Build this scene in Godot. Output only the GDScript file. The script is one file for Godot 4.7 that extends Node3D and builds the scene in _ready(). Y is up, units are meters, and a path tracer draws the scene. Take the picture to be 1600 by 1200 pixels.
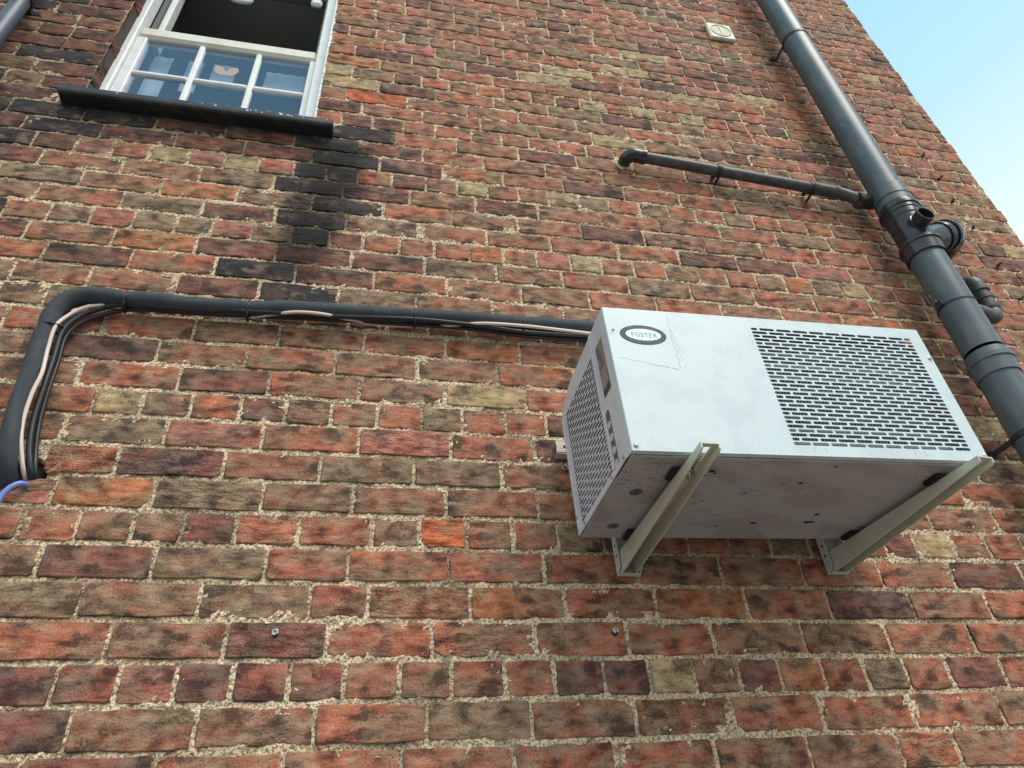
extends Node3D
# Back wall of an old brick house seen from below: condensing unit on brackets, insulated pipe run, sash window, soil stack.
# The wall face is the plane z = 0, x to the right, y up; the camera stands 1.55 m in front of it.

const COURSE := 0.083
const GROUND := -2.0
const WALL_L := -2.5
const WALL_R := 2.64
const WALL_T := 6.06
const OPEN_L := -1.075
const OPEN_R := -0.298
const OPEN_B := 1.909
const OPEN_T := 3.62
const CAM := Vector3(0.0, -0.35648, 1.54806)
const CAM_X := Vector3(0.98076031, -0.06072455, 0.18553097)
const CAM_Y := Vector3(-0.06415704, 0.79733453, 0.60011792)
const CAM_Z := Vector3(-0.18437214, -0.60047496, 0.77809816)
const FOCAL := 1092.07

# Upright joints of the courses that the photograph shows, in millimetres.
const JOINTS := {
	-2: [-590, -365, -137, 86, 312, 529, 750, 970, 1194, 1343],
	-1: [-529, -307, -85, 136, 356, 584, 811, 1028, 1263, 1501],
	0: [-578, -466, -361, -254, -144, -35, 78, 188, 302, 412, 526, 632, 739, 849, 954, 1063, 1176, 1285, 1406, 1560],
	1: [-502, -281, -78, 147, 377, 593, 807, 1041, 1272, 1510],
	2: [-578, -348, -121, 4, 231, 455, 679, 914, 1139, 1374, 1604],
	3: [-682, -455, -224, -46, 183, 412, 643, 868, 1094, 1319, 1537],
	4: [-742, -629, -519, -415, -304, -166, 2, 114, 226, 341, 454, 1368, 1467, 1585, 1697],
	5: [-704, -494, -256, -50, 177, 409, 1547, 1770],
	6: [-592, -356, -132, 97, 321],
	7: [-732, -505, -279, -45, 190, 417],
	8: [-688, -579, -464, -346, -235, -122, -4, 113, 222, 343, 456],
	9: [-743, -509, -289, -56, 177, 402],
	10: [-804, -581, -357, -126, 98, 326, 554],
	11: [-966, -732, -506, -286, -54, 177, 396],
	12: [-332, -220, -103, 9, 127, 241, 469, 583],
	13: [-1006, -814, -585, -363, -139, 89, 324, 552],
	14: [-953, -728, -497, -273, -41, 184, 419, 645, 876, 1106],
	15: [-1024, -794, -568, -339, -114, 114, 344, 564, 792, 1014, 1251],
	16: [-1107, -990, -878, -760, -642, -536, -420, -304, -189, -84, 31, 144, 259, 371, 484, 601, 711, 826, 942, 1063, 1169, 1282, 1395, 1506, 1620, 1727, 1844],
	17: [-1049, -814, -583, -363, -143, 90, 319, 539, 780, 1008, 1232],
	18: [-950, -719, -493, -260, -28, 201, 430, 660, 894, 1123, 1353],
	19: [-1089, -854, -621, -392, -166, 57, 283, 510, 743, 966, 1207],
	20: [-1134, -1013, -902, -792, -672, -561, -337, -229, -122, -8, 112, 223, 332, 444, 556, 672, 787, 905, 1021, 1130, 1248, 1368],
	21: [-1192, -959, -729, -510, -283, -52, 169, 392, 620, 858, 1084],
	22: [-1260, -1038, -129, 99, 324, 559, 786, 1016],
	23: [-232, -2, 224, 460, 691, 922],
	24: [-205, -93, 24, 142, 282, 400, 509, 631, 743, 858],
	25: [-136, 92, 320, 553, 779, 1010, 1247, 1474],
	26: [-200, 31, 269, 478, 719, 941, 1171, 1409],
	27: [-82, 143, 381, 608, 840, 1069, 1304, 1540],
	28: [-191, -26, 86, 198, 313, 426, 541, 647, 759, 873, 986, 1098, 1208, 1325, 1438, 1619],
	29: [-84, 153, 384, 610, 813, 1055, 1285, 1521],
	30: [-192, 42, 268, 727, 966, 1200, 1432, 1659],
	31: [-81, 142, 368, 610, 841, 1072, 1296, 1534],
	32: [2, 116, 223, 334, 441, 555, 674, 791, 901, 1021, 1131, 1242, 1354, 1471, 1589, 1703],
}
# Clay of each of those bricks: r red, o orange, O bright orange, p pink, b brown, g grey, d dark plum, k sooty black, y buff, . any.
const CLAY := {
	-2: "rdrrbrrbbrr", -1: "dbbrgbbrrrb", 0: "dspdssbbrrddybdorgrdr", 1: "rbdrrrrbbrr", 2: "gbgrborordbr", 3: "bdgrrrrbbrrd",
	4: "rrbbdrrbOrrgd......dyrr", 5: "pogbbb.....br", 6: "rdbggb", 7: "bgprprd", 8: "rygrdgbrgrrd", 9: "brdrbyr", 10: "gdbrbbrr",
	11: "brrbbrob", 12: "bgrrrrrrrr", 13: "gbbdkgbbg", 14: "rdrkdrbbrrb", 15: "dbodgdgbrgbr", 16: "drgpggpgkdrbrorpyrrgrrgogybr",
	17: "brgdkgrbrrdd", 18: "gbogkrbbdbbr", 19: "dbbgkdbdbrrr", 20: "kppbypyrkkrdbyrrygrgrrgr", 21: "dkdgbkdobdbr",
	22: "kkggdkdrbbrr", 23: "dkrbdbr", 24: "rddrrbrrrbr", 25: "d.rbbybdr", 26: "rOb......", 28: ".........yrybyr..", 30: "..b.y..yr", 32: ".........yybr....",
}

var rng := RandomNumberGenerator.new()
var taken := {}
var mats := {}
var brick_tex := {}
var brick_height: ImageTexture


func _ready() -> void:
	rng.seed = 4711
	# --- camera, sky, light, exposure
	var cam := Camera3D.new()
	cam.name = "camera"
	cam.transform = Transform3D(Basis(CAM_X, CAM_Y, CAM_Z), CAM)
	cam.fov = 57.5702
	cam.near = 0.05
	cam.far = 900.0
	add_child(cam)
	cam.current = true
	var env := Environment.new()
	env.background_mode = Environment.BG_SKY
	env.tonemap_mode = Environment.TONE_MAPPER_LINEAR
	env.tonemap_exposure = 1.75
	env.sdfgi_enabled = true
	env.ssao_enabled = true
	env.ssil_enabled = true
	var sky := Sky.new()
	var pano := PanoramaSkyMaterial.new()
	pano.panorama = sky_panorama()
	sky.sky_material = pano
	env.sky = sky
	var we := WorldEnvironment.new()
	we.name = "world_environment"
	we.environment = env
	add_child(we)
	var sun := DirectionalLight3D.new()
	sun.name = "sun"
	sun.light_energy = 0.5
	sun.light_color = Color(1.0, 0.97, 0.93)
	sun.light_angular_distance = 30.0
	sun.shadow_enabled = true
	add_child(sun)
	sun.look_at_from_position(Vector3(0.30, 0.84, 0.52) * 20.0, Vector3.ZERO)

	make_materials()
	build_ground()
	build_wall()
	build_window()
	build_unit()
	build_brackets()
	build_pipe_run()
	build_stack()
	build_waste_pipe()
	build_trap_pipe()
	build_far_downpipe()
	build_vent()
	build_screws_and_nails()


# ---------------------------------------------------------------- naming
func numbered(called: String, parent: Node) -> String:
	var key := str(parent.get_instance_id()) + "/" + called
	var n: int = taken.get(key, 0)
	taken[key] = n + 1
	return called if n == 0 else "%s_%03d" % [called, n]


func thing(called: String, label: String, category: String, at := Vector3.ZERO, group := "") -> Node3D:
	var o := Node3D.new()
	o.name = numbered(called, self)
	add_child(o, true)
	o.position = at
	tag(o, label, category, group)
	return o


func tag(o: Node3D, label: String, category: String, group := "") -> void:
	o.set_meta("label", label)
	o.set_meta("category", category)
	if group != "":
		o.set_meta("group", group)


func obj(called: String, shape, mat: Material, parent: Node3D) -> MeshInstance3D:
	var mesh: Mesh = shape.commit() if shape is SurfaceTool else shape
	var o := MeshInstance3D.new()
	o.mesh = mesh
	o.material_override = mat
	o.name = numbered(called, parent)
	parent.add_child(o, true)
	return o


# ---------------------------------------------------------------- mesh helpers
func begin() -> SurfaceTool:
	var st := SurfaceTool.new()
	st.begin(Mesh.PRIMITIVE_TRIANGLES)
	return st


func vert(st: SurfaceTool, p: Vector3, n: Vector3, uv := Vector2.ZERO) -> void:
	st.set_normal(n)
	st.set_uv(uv)
	st.add_vertex(p)


# one triangle whose flat side looks along the hint
func tri(st: SurfaceTool, a: Vector3, b: Vector3, c: Vector3, hint: Vector3) -> void:
	var n := (b - a).cross(c - a)
	if n.length_squared() < 1e-16:
		return
	n = n.normalized()
	if n.dot(hint) < 0.0:
		n = -n
		var t := b
		b = c
		c = t
	vert(st, a, n, Vector2(a.x + a.z, a.y + a.z * 0.7))
	vert(st, c, n, Vector2(c.x + c.z, c.y + c.z * 0.7))
	vert(st, b, n, Vector2(b.x + b.z, b.y + b.z * 0.7))


func quad(st: SurfaceTool, a: Vector3, b: Vector3, c: Vector3, d: Vector3, hint: Vector3) -> void:
	tri(st, a, b, c, hint)
	tri(st, a, c, d, hint)


# triangle with given normals (a, b, c counter-clockwise seen from outside)
func stri(st: SurfaceTool, a: Vector3, b: Vector3, c: Vector3, na: Vector3, nb: Vector3, nc: Vector3, ua := Vector2.ZERO, ub := Vector2.ZERO, uc := Vector2.ZERO) -> void:
	if (b - a).cross(c - a).dot(na + nb + nc) < 0.0:
		vert(st, a, na, ua)
		vert(st, b, nb, ub)
		vert(st, c, nc, uc)
	else:
		vert(st, a, na, ua)
		vert(st, c, nc, uc)
		vert(st, b, nb, ub)


# chamfered box
func box(st: SurfaceTool, center: Vector3, size: Vector3, bevel := 0.0, basis := Basis.IDENTITY) -> void:
	var h := size * 0.5
	var b := minf(bevel, minf(h.x, minf(h.y, h.z)) * 0.9)
	var corner := func(sx: float, sy: float, sz: float, axis: int) -> Vector3:
		var p := Vector3(sx * (h.x - b), sy * (h.y - b), sz * (h.z - b))
		if axis == 0: p.x = sx * h.x
		if axis == 1: p.y = sy * h.y
		if axis == 2: p.z = sz * h.z
		return center + basis * p
	for axis in 3:
		for s in [-1.0, 1.0]:
			var q: Array[Vector3] = []
			for k in [[-1.0, -1.0], [1.0, -1.0], [1.0, 1.0], [-1.0, 1.0]]:
				var sg := [0.0, 0.0, 0.0]
				sg[axis] = s
				sg[(axis + 1) % 3] = k[0]
				sg[(axis + 2) % 3] = k[1]
				q.append(corner.call(sg[0], sg[1], sg[2], axis))
			var n := Vector3.ZERO
			n[axis] = s
			quad(st, q[0], q[1], q[2], q[3], basis * n)
	if b <= 0.0:
		return
	for axis in 3:
		var u := (axis + 1) % 3
		var v := (axis + 2) % 3
		for su in [-1.0, 1.0]:
			for sv in [-1.0, 1.0]:
				var lo := [0.0, 0.0, 0.0]
				lo[axis] = -1.0
				lo[u] = su
				lo[v] = sv
				var hi := lo.duplicate()
				hi[axis] = 1.0
				var n := Vector3.ZERO
				n[u] = su
				n[v] = sv
				quad(st, corner.call(lo[0], lo[1], lo[2], u), corner.call(hi[0], hi[1], hi[2], u), corner.call(hi[0], hi[1], hi[2], v), corner.call(lo[0], lo[1], lo[2], v), basis * n)
	for sx in [-1.0, 1.0]:
		for sy in [-1.0, 1.0]:
			for sz in [-1.0, 1.0]:
				tri(st, corner.call(sx, sy, sz, 0), corner.call(sx, sy, sz, 1), corner.call(sx, sy, sz, 2), basis * Vector3(sx, sy, sz))


func frame_of(dir: Vector3) -> Array:
	var u := dir.cross(Vector3.UP if absf(dir.y) < 0.9 else Vector3.RIGHT).normalized()
	return [u, dir.cross(u).normalized()]


# round tube along points; radius may be one number or one per point
func tube(st: SurfaceTool, pts: Array, radius, sides := 20, caps := true) -> void:
	var n := pts.size()
	var us: Array[Vector3] = []
	var ds: Array[Vector3] = []
	for i in n:
		var d: Vector3 = (pts[mini(i + 1, n - 1)] - pts[maxi(i - 1, 0)]).normalized()
		ds.append(d)
		if i == 0:
			us.append(frame_of(d)[0])
		else:
			us.append((us[i - 1] - d * us[i - 1].dot(d)).normalized())
	var run := 0.0
	for i in n - 1:
		var ra: float = radius if radius is float else radius[i]
		var rb: float = radius if radius is float else radius[i + 1]
		var next: float = run + pts[i].distance_to(pts[i + 1])
		for k in sides:
			var a0 := TAU * k / sides
			var a1 := TAU * (k + 1) / sides
			var n00: Vector3 = us[i] * cos(a0) + ds[i].cross(us[i]) * sin(a0)
			var n01: Vector3 = us[i] * cos(a1) + ds[i].cross(us[i]) * sin(a1)
			var n10: Vector3 = us[i + 1] * cos(a0) + ds[i + 1].cross(us[i + 1]) * sin(a0)
			var n11: Vector3 = us[i + 1] * cos(a1) + ds[i + 1].cross(us[i + 1]) * sin(a1)
			var p00: Vector3 = pts[i] + n00 * ra
			var p01: Vector3 = pts[i] + n01 * ra
			var p10: Vector3 = pts[i + 1] + n10 * rb
			var p11: Vector3 = pts[i + 1] + n11 * rb
			var v0 := float(k) / sides * 0.3
			var v1 := float(k + 1) / sides * 0.3
			stri(st, p00, p01, p11, n00, n01, n11, Vector2(run, v0), Vector2(run, v1), Vector2(next, v1))
			stri(st, p00, p11, p10, n00, n11, n10, Vector2(run, v0), Vector2(next, v1), Vector2(next, v0))
		run = next
	if caps:
		for e in [0, n - 1]:
			var out: Vector3 = -ds[0] if e == 0 else ds[n - 1]
			var r: float = radius if radius is float else radius[e]
			for k in sides:
				var a0 := TAU * k / sides
				var a1 := TAU * (k + 1) / sides
				var w: Vector3 = ds[e].cross(us[e])
				stri(st, pts[e], pts[e] + (us[e] * cos(a0) + w * sin(a0)) * r, pts[e] + (us[e] * cos(a1) + w * sin(a1)) * r, out, out, out)


# turned shape: profile of (distance along the axis, radius)
func lathe(st: SurfaceTool, from: Vector3, axis: Vector3, profile: Array, sides := 32) -> void:
	var f := frame_of(axis)
	for i in profile.size() - 1:
		var a: Vector2 = profile[i]
		var b: Vector2 = profile[i + 1]
		var along := (b - a)
		var slope := Vector2(-along.y, along.x).normalized()
		for k in sides:
			var a0 := TAU * k / sides
			var a1 := TAU * (k + 1) / sides
			var r0: Vector3 = f[0] * cos(a0) + f[1] * sin(a0)
			var r1: Vector3 = f[0] * cos(a1) + f[1] * sin(a1)
			var n0: Vector3 = (r0 * slope.y + axis * slope.x).normalized()
			var n1: Vector3 = (r1 * slope.y + axis * slope.x).normalized()
			var p0 := from + axis * a.x + r0 * a.y
			var p1 := from + axis * a.x + r1 * a.y
			var p2 := from + axis * b.x + r1 * b.y
			var p3 := from + axis * b.x + r0 * b.y
			var ua := Vector2(a.x, 0.3 * k / sides)
			var ub := Vector2(b.x, 0.3 * (k + 1) / sides)
			stri(st, p0, p1, p2, n0, n1, n1, ua, Vector2(ua.x, ub.y), ub)
			stri(st, p0, p2, p3, n0, n1, n0, ua, ub, Vector2(ub.x, ua.y))


func curve_through(pts: Array, step := 0.01) -> Array:
	var out := []
	for i in pts.size() - 1:
		var p0: Vector3 = pts[maxi(i - 1, 0)]
		var p1: Vector3 = pts[i]
		var p2: Vector3 = pts[i + 1]
		var p3: Vector3 = pts[mini(i + 2, pts.size() - 1)]
		var m := maxi(2, int(p1.distance_to(p2) / step))
		for k in m:
			out.append(p1.cubic_interpolate(p2, p0, p3, float(k) / m))
	out.append(pts[pts.size() - 1])
	return out


# flat shape with thickness standing on a plane: outline in (u, v), from w0 to w1 along n
func prism(st: SurfaceTool, outline: PackedVector2Array, origin: Vector3, u: Vector3, v: Vector3, n: Vector3, w0: float, w1: float) -> void:
	var idx := Geometry2D.triangulate_polygon(outline)
	var at := func(p: Vector2, w: float) -> Vector3: return origin + u * p.x + v * p.y + n * w
	for i in range(0, idx.size(), 3):
		tri(st, at.call(outline[idx[i]], w1), at.call(outline[idx[i + 1]], w1), at.call(outline[idx[i + 2]], w1), n)
		tri(st, at.call(outline[idx[i]], w0), at.call(outline[idx[i + 1]], w0), at.call(outline[idx[i + 2]], w0), -n)
	var mid := Vector2.ZERO
	for p in outline:
		mid += p
	mid /= outline.size()
	var area := 0.0
	for i in outline.size():
		area += outline[i].cross(outline[(i + 1) % outline.size()])
	for i in outline.size():
		var a := outline[i]
		var b := outline[(i + 1) % outline.size()]
		var out := Vector2(b.y - a.y, a.x - b.x) * (1.0 if area > 0.0 else -1.0)
		quad(st, at.call(a, w0), at.call(b, w0), at.call(b, w1), at.call(a, w1), u * out.x + v * out.y)


func oval(cx: float, cy: float, rx: float, ry: float, n := 40) -> PackedVector2Array:
	var o := PackedVector2Array()
	for i in n:
		o.append(Vector2(cx + rx * cos(TAU * i / n), cy + ry * sin(TAU * i / n)))
	return o


# sheet with staggered rounded slots punched through it
func slotted(st: SurfaceTool, origin: Vector3, u: Vector3, v: Vector3, n: Vector3, gx0: float, gx1: float, gy0: float, gy1: float, rows: int, cols: int, web: float, bar: float, thick: float) -> void:
	var row_h := (gy1 - gy0) / rows
	var pitch := (gx1 - gx0) / cols
	var at := func(x: float, y: float, w: float) -> Vector3: return origin + u * x + v * y + n * w
	for r in rows:
		var y0 := gy0 + r * row_h
		var y1 := y0 + row_h
		var cells := []
		if r % 2 == 0:
			for c in cols:
				cells.append([gx0 + c * pitch, gx0 + (c + 1) * pitch])
		else:
			cells.append([gx0, gx0 + pitch * 0.5])
			for c in cols - 1:
				cells.append([gx0 + (c + 0.5) * pitch, gx0 + (c + 1.5) * pitch])
			cells.append([gx1 - pitch * 0.5, gx1])
		for c in cells:
			var x0: float = c[0]
			var x1: float = c[1]
			var ix0 := x0 + web * 0.5
			var ix1 := x1 - web * 0.5
			var iy0 := y0 + bar * 0.5
			var iy1 := y1 - bar * 0.5
			var rad := (iy1 - iy0) * 0.46
			var outer := [Vector2(x0, y0), Vector2(x1, y0), Vector2(x1, y1), Vector2(x0, y1)]
			var mids := [Vector2(ix0 + rad, iy0 + rad), Vector2(ix1 - rad, iy0 + rad), Vector2(ix1 - rad, iy1 - rad), Vector2(ix0 + rad, iy1 - rad)]
			var arcs := []
			for k in 4:
				var arc := []
				for j in 4:
					var a := PI + k * PI * 0.5 + j * PI / 6.0
					arc.append(mids[k] + Vector2(cos(a), sin(a)) * rad)
				arcs.append(arc)
			var ring := []
			for k in 4:
				for j in 3:
					tri(st, at.call(outer[k].x, outer[k].y, 0.0), at.call(arcs[k][j].x, arcs[k][j].y, 0.0), at.call(arcs[k][j + 1].x, arcs[k][j + 1].y, 0.0), n)
				var k2: int = (k + 1) % 4
				quad(st, at.call(outer[k].x, outer[k].y, 0.0), at.call(outer[k2].x, outer[k2].y, 0.0), at.call(arcs[k2][0].x, arcs[k2][0].y, 0.0), at.call(arcs[k][3].x, arcs[k][3].y, 0.0), n)
				ring.append_array(arcs[k])
			for j in ring.size():
				var a: Vector2 = ring[j]
				var b: Vector2 = ring[(j + 1) % ring.size()]
				var inward := Vector2(x0 + x1, y0 + y1) * 0.5 - (a + b) * 0.5
				quad(st, at.call(a.x, a.y, 0.0), at.call(b.x, b.y, 0.0), at.call(b.x, b.y, -thick), at.call(a.x, a.y, -thick), u * inward.x + v * inward.y)


func flat_rect(st: SurfaceTool, origin: Vector3, u: Vector3, v: Vector3, n: Vector3, x0: float, x1: float, y0: float, y1: float) -> void:
	quad(st, origin + u * x0 + v * y0, origin + u * x1 + v * y0, origin + u * x1 + v * y1, origin + u * x0 + v * y1, n)


# ---------------------------------------------------------------- textures and materials
func noise_bytes(size: int, freq: float, octaves: int, seed_: int, stretch := 1.0, kind := FastNoiseLite.TYPE_SIMPLEX_SMOOTH) -> PackedByteArray:
	var f := FastNoiseLite.new()
	f.noise_type = kind
	f.seed = seed_
	f.frequency = freq
	f.fractal_type = FastNoiseLite.FRACTAL_FBM if octaves > 1 else FastNoiseLite.FRACTAL_NONE
	f.fractal_octaves = octaves
	if stretch == 1.0:
		var im := f.get_image(size, size)
		im.convert(Image.FORMAT_L8)
		return im.get_data()
	var im2 := f.get_image(int(size / stretch), size)
	im2.resize(size, size, Image.INTERPOLATE_CUBIC)
	im2.convert(Image.FORMAT_L8)
	return im2.get_data()


func srgb8(v: float) -> int:
	v = clampf(v, 0.0, 1.0)
	return int(255.0 * (12.92 * v if v < 0.0031308 else 1.055 * pow(v, 1.0 / 2.4) - 0.055))


func ss(a: float, b: float, x: float) -> float:
	var t := clampf((x - a) / (b - a), 0.0, 1.0)
	return t * t * (3.0 - 2.0 * t)


func sky_panorama() -> ImageTexture:
	var w := 64
	var h := 256
	var im := Image.create(w, h, false, Image.FORMAT_RGBF)
	var stops := [[-90.0, Color(0.10, 0.10, 0.10)], [-2.0, Color(0.22, 0.23, 0.24)], [2.0, Color(0.62, 0.66, 0.66)], [30.0, Color(0.60, 0.62, 0.62)], [37.0, Color(0.48, 0.585, 0.60)], [46.0, Color(0.325, 0.505, 0.575)], [58.0, Color(0.24, 0.45, 0.565)], [90.0, Color(0.17, 0.37, 0.56)]]
	for j in h:
		var e := 90.0 - 180.0 * (j + 0.5) / h
		var c: Color = stops[0][1]
		for s in stops.size() - 1:
			if e >= stops[s][0] and e <= stops[s + 1][0]:
				c = stops[s][1].lerp(stops[s + 1][1], (e - stops[s][0]) / (stops[s + 1][0] - stops[s][0]))
		for i in w:
			im.set_pixel(i, j, c)
	return ImageTexture.create_from_image(im)


func std(called: String, albedo: Color, rough := 0.6, metal := 0.0) -> StandardMaterial3D:
	var m := StandardMaterial3D.new()
	m.resource_name = called
	m.albedo_color = albedo.linear_to_srgb()
	m.roughness = rough
	m.metallic = metal
	mats[called] = m
	return m


func make_brick_textures() -> void:
	var S := 512
	var big := noise_bytes(S, 0.009, 4, 11, 1.6)
	var mid := noise_bytes(S, 0.03, 4, 12, 1.8)
	var fine := noise_bytes(S, 0.16, 3, 13)
	var streak := noise_bytes(S, 0.07, 3, 14, 7.0)
	var soot := noise_bytes(S, 0.014, 5, 15, 1.5)
	var ridge := noise_bytes(S, 0.022, 3, 16, 1.4)
	var grain := noise_bytes(S, 0.45, 1, 17)
	# clay: core colour, weathered skin colour, share of skin, share of soot
	var clays := {
		"r": [Color(0.395, 0.142, 0.084), Color(0.285, 0.160, 0.100), 0.46, 0.38],
		"o": [Color(0.420, 0.158, 0.078), Color(0.310, 0.178, 0.096), 0.42, 0.32],
		"O": [Color(0.520, 0.135, 0.058), Color(0.400, 0.125, 0.060), 0.40, 0.34],
		"p": [Color(0.400, 0.148, 0.108), Color(0.310, 0.160, 0.114), 0.40, 0.30],
		"b": [Color(0.335, 0.142, 0.088), Color(0.260, 0.160, 0.102), 0.58, 0.38],
		"g": [Color(0.290, 0.160, 0.102), Color(0.245, 0.172, 0.110), 0.66, 0.44],
		"d": [Color(0.240, 0.098, 0.072), Color(0.155, 0.092, 0.072), 0.54, 0.50],
		"k": [Color(0.085, 0.056, 0.050), Color(0.042, 0.040, 0.041), 0.80, 0.60],
		"y": [Color(0.430, 0.300, 0.165), Color(0.380, 0.285, 0.160), 0.50, 0.34],
		"s": [Color(0.340, 0.115, 0.080), Color(0.205, 0.115, 0.082), 0.50, 0.62],
	}
	var shift := 0
	for c in clays:
		var core: Color = clays[c][0]
		var skin: Color = clays[c][1]
		var share: float = clays[c][2]
		var dirty: float = clays[c][3]
		shift += 7919 * 5 + 131
		var data := PackedByteArray()
		data.resize(S * S * 3)
		var sootcol := Color(0.022, 0.019, 0.018)
		for i in S * S:
			var j := (i + shift) % (S * S)
			var k := (i + shift * 3) % (S * S)
			var b := big[j] / 255.0
			var m := mid[k] / 255.0
			var s := streak[j] / 255.0
			var f := fine[i] / 255.0
			var v := b * 0.52 + m * 0.33 + s * 0.15
			var cut := 0.5 + (0.5 - share) * 0.30
			var t := ss(cut - 0.085, cut + 0.085, v)
			var r := lerpf(core.r, skin.r, t)
			var g := lerpf(core.g, skin.g, t)
			var bl := lerpf(core.b, skin.b, t)
			var n2 := mid[(i * 1 + shift * 7) % (S * S)] / 255.0
			var gr := grain[i] / 255.0
			var lum := clampf(1.02 + 1.05 * (m - 0.5) + 0.45 * (s - 0.5) + 0.80 * (f - 0.5) + 0.62 * (n2 - 0.5) + 0.15 * (gr - 0.5), 0.25, 1.9)
			# soot in patches and along cracks
			var so := soot[k] / 255.0
			var q := so * 0.66 + big[k] / 255.0 * 0.16 + s * 0.10 + f * 0.08
			var cut2 := 0.705 - dirty * 0.28
			var d := ss(cut2 - 0.01, cut2 + 0.12, q + (f - 0.5) * 0.20) * 0.76
			var rd := absf(ridge[j] / 255.0 - 0.5)
			if rd < 0.0075 and so > 0.47:
				d = maxf(d, 0.72)
			var sk := absf(streak[k] / 255.0 - 0.5)
			if sk < 0.034 and b > 0.50:
				d = maxf(d, 0.42)
			if grain[k] > 205 and f > 0.54:
				d = maxf(d, 0.6)
			r = lerpf(r * lum, sootcol.r, d)
			g = lerpf(g * lum, sootcol.g, d)
			bl = lerpf(bl * lum, sootcol.b, d)
			# paler ochre bloom
			var e := ss(0.58, 0.74, (1.0 - soot[j] / 255.0) * 0.6 + mid[j] / 255.0 * 0.25 + f * 0.15) * 0.42
			r = lerpf(r, 0.34, e)
			g = lerpf(g, 0.235, e)
			bl = lerpf(bl, 0.155, e)
			data[i * 3] = srgb8(r)
			data[i * 3 + 1] = srgb8(g)
			data[i * 3 + 2] = srgb8(bl)
		var im := Image.create_from_data(S, S, false, Image.FORMAT_RGB8, data)
		brick_tex[c] = ImageTexture.create_from_image(im)
	var hd := PackedByteArray()
	hd.resize(S * S)
	for i in S * S:
		var v := 0.55 + (mid[i] / 255.0 - 0.5) * 0.75 + (streak[i] / 255.0 - 0.5) * 0.22 + (fine[i] / 255.0 - 0.5) * 0.20 + (grain[i] / 255.0 - 0.5) * 0.05
		if absf(ridge[i] / 255.0 - 0.5) < 0.008 and soot[i] > 132:
			v -= 0.30
		if absf(streak[i] / 255.0 - 0.5) < 0.018 and big[i] > 143:
			v -= 0.12
		hd[i] = int(clampf(v, 0.0, 1.0) * 255.0)
	brick_height = ImageTexture.create_from_image(Image.create_from_data(S, S, false, Image.FORMAT_L8, hd))
	for c in clays:
		var m := StandardMaterial3D.new()
		m.resource_name = "brick_clay_" + c
		m.albedo_texture = brick_tex[c]
		m.vertex_color_use_as_albedo = true
		m.roughness = 0.86
		m.metallic_specular = 0.35
		m.heightmap_enabled = true
		m.heightmap_texture = brick_height
		m.heightmap_scale = 0.30
		mats["brick_" + c] = m
		var spalled := m.duplicate()
		spalled.resource_name = "spalled_clay_" + c
		spalled.heightmap_scale = 0.85
		mats["spalled_" + c] = spalled


func make_mortar_material() -> void:
	var S := 1024
	var a := noise_bytes(S, 0.012, 4, 31)
	var b := noise_bytes(S, 0.085, 3, 32)
	var c := noise_bytes(S, 0.30, 2, 33)
	var data := PackedByteArray()
	data.resize(S * S * 3)
	var hd := PackedByteArray()
	hd.resize(S * S)
	for i in S * S:
		var n := a[i] / 255.0
		var m := b[i] / 255.0
		var f := c[i] / 255.0
		var r := lerpf(0.50, 0.93, m)
		var g := lerpf(0.395, 0.745, m)
		var bl := lerpf(0.265, 0.52, m)
		var dark := ss(0.55, 0.69, f * 0.5 + (1.0 - m) * 0.5) * 0.85
		var moss := ss(0.56, 0.74, n) * 0.45
		r = lerpf(lerpf(r, 0.17, moss), 0.060, dark)
		g = lerpf(lerpf(g, 0.145, moss), 0.050, dark)
		bl = lerpf(lerpf(bl, 0.075, moss), 0.032, dark)
		data[i * 3] = srgb8(r)
		data[i * 3 + 1] = srgb8(g)
		data[i * 3 + 2] = srgb8(bl)
		hd[i] = int(clampf(m * 0.6 + (1.0 - f) * 0.4, 0.0, 1.0) * 255.0)
	var mt := StandardMaterial3D.new()
	mt.resource_name = "lime_mortar"
	mt.vertex_color_use_as_albedo = true
	mt.albedo_texture = ImageTexture.create_from_image(Image.create_from_data(S, S, false, Image.FORMAT_RGB8, data))
	mt.roughness = 0.95
	mt.metallic_specular = 0.2
	mt.heightmap_enabled = true
	mt.heightmap_texture = ImageTexture.create_from_image(Image.create_from_data(S, S, false, Image.FORMAT_L8, hd))
	mt.heightmap_scale = 0.5
	mats["mortar"] = mt


# a grey noise picture: base colour with blotches and specks
func worn_texture(size: int, base: Color, dirt: Color, amount: float, seed_: int, fine_amount := 0.08, stretch := 1.0, strength := 0.8) -> Image:
	var a := noise_bytes(size, 0.010, 5, seed_, stretch)
	var b := noise_bytes(size, 0.20, 2, seed_ + 1)
	var data := PackedByteArray()
	data.resize(size * size * 3)
	for i in size * size:
		var d := ss(0.62 - amount * 0.4, 0.86 - amount * 0.3, a[i] / 255.0) * strength
		var s := 1.0 + (b[i] / 255.0 - 0.5) * 2.0 * fine_amount
		data[i * 3] = srgb8(lerpf(base.r, dirt.r, d) * s)
		data[i * 3 + 1] = srgb8(lerpf(base.g, dirt.g, d) * s)
		data[i * 3 + 2] = srgb8(lerpf(base.b, dirt.b, d) * s)
	return Image.create_from_data(size, size, false, Image.FORMAT_RGB8, data)


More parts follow.
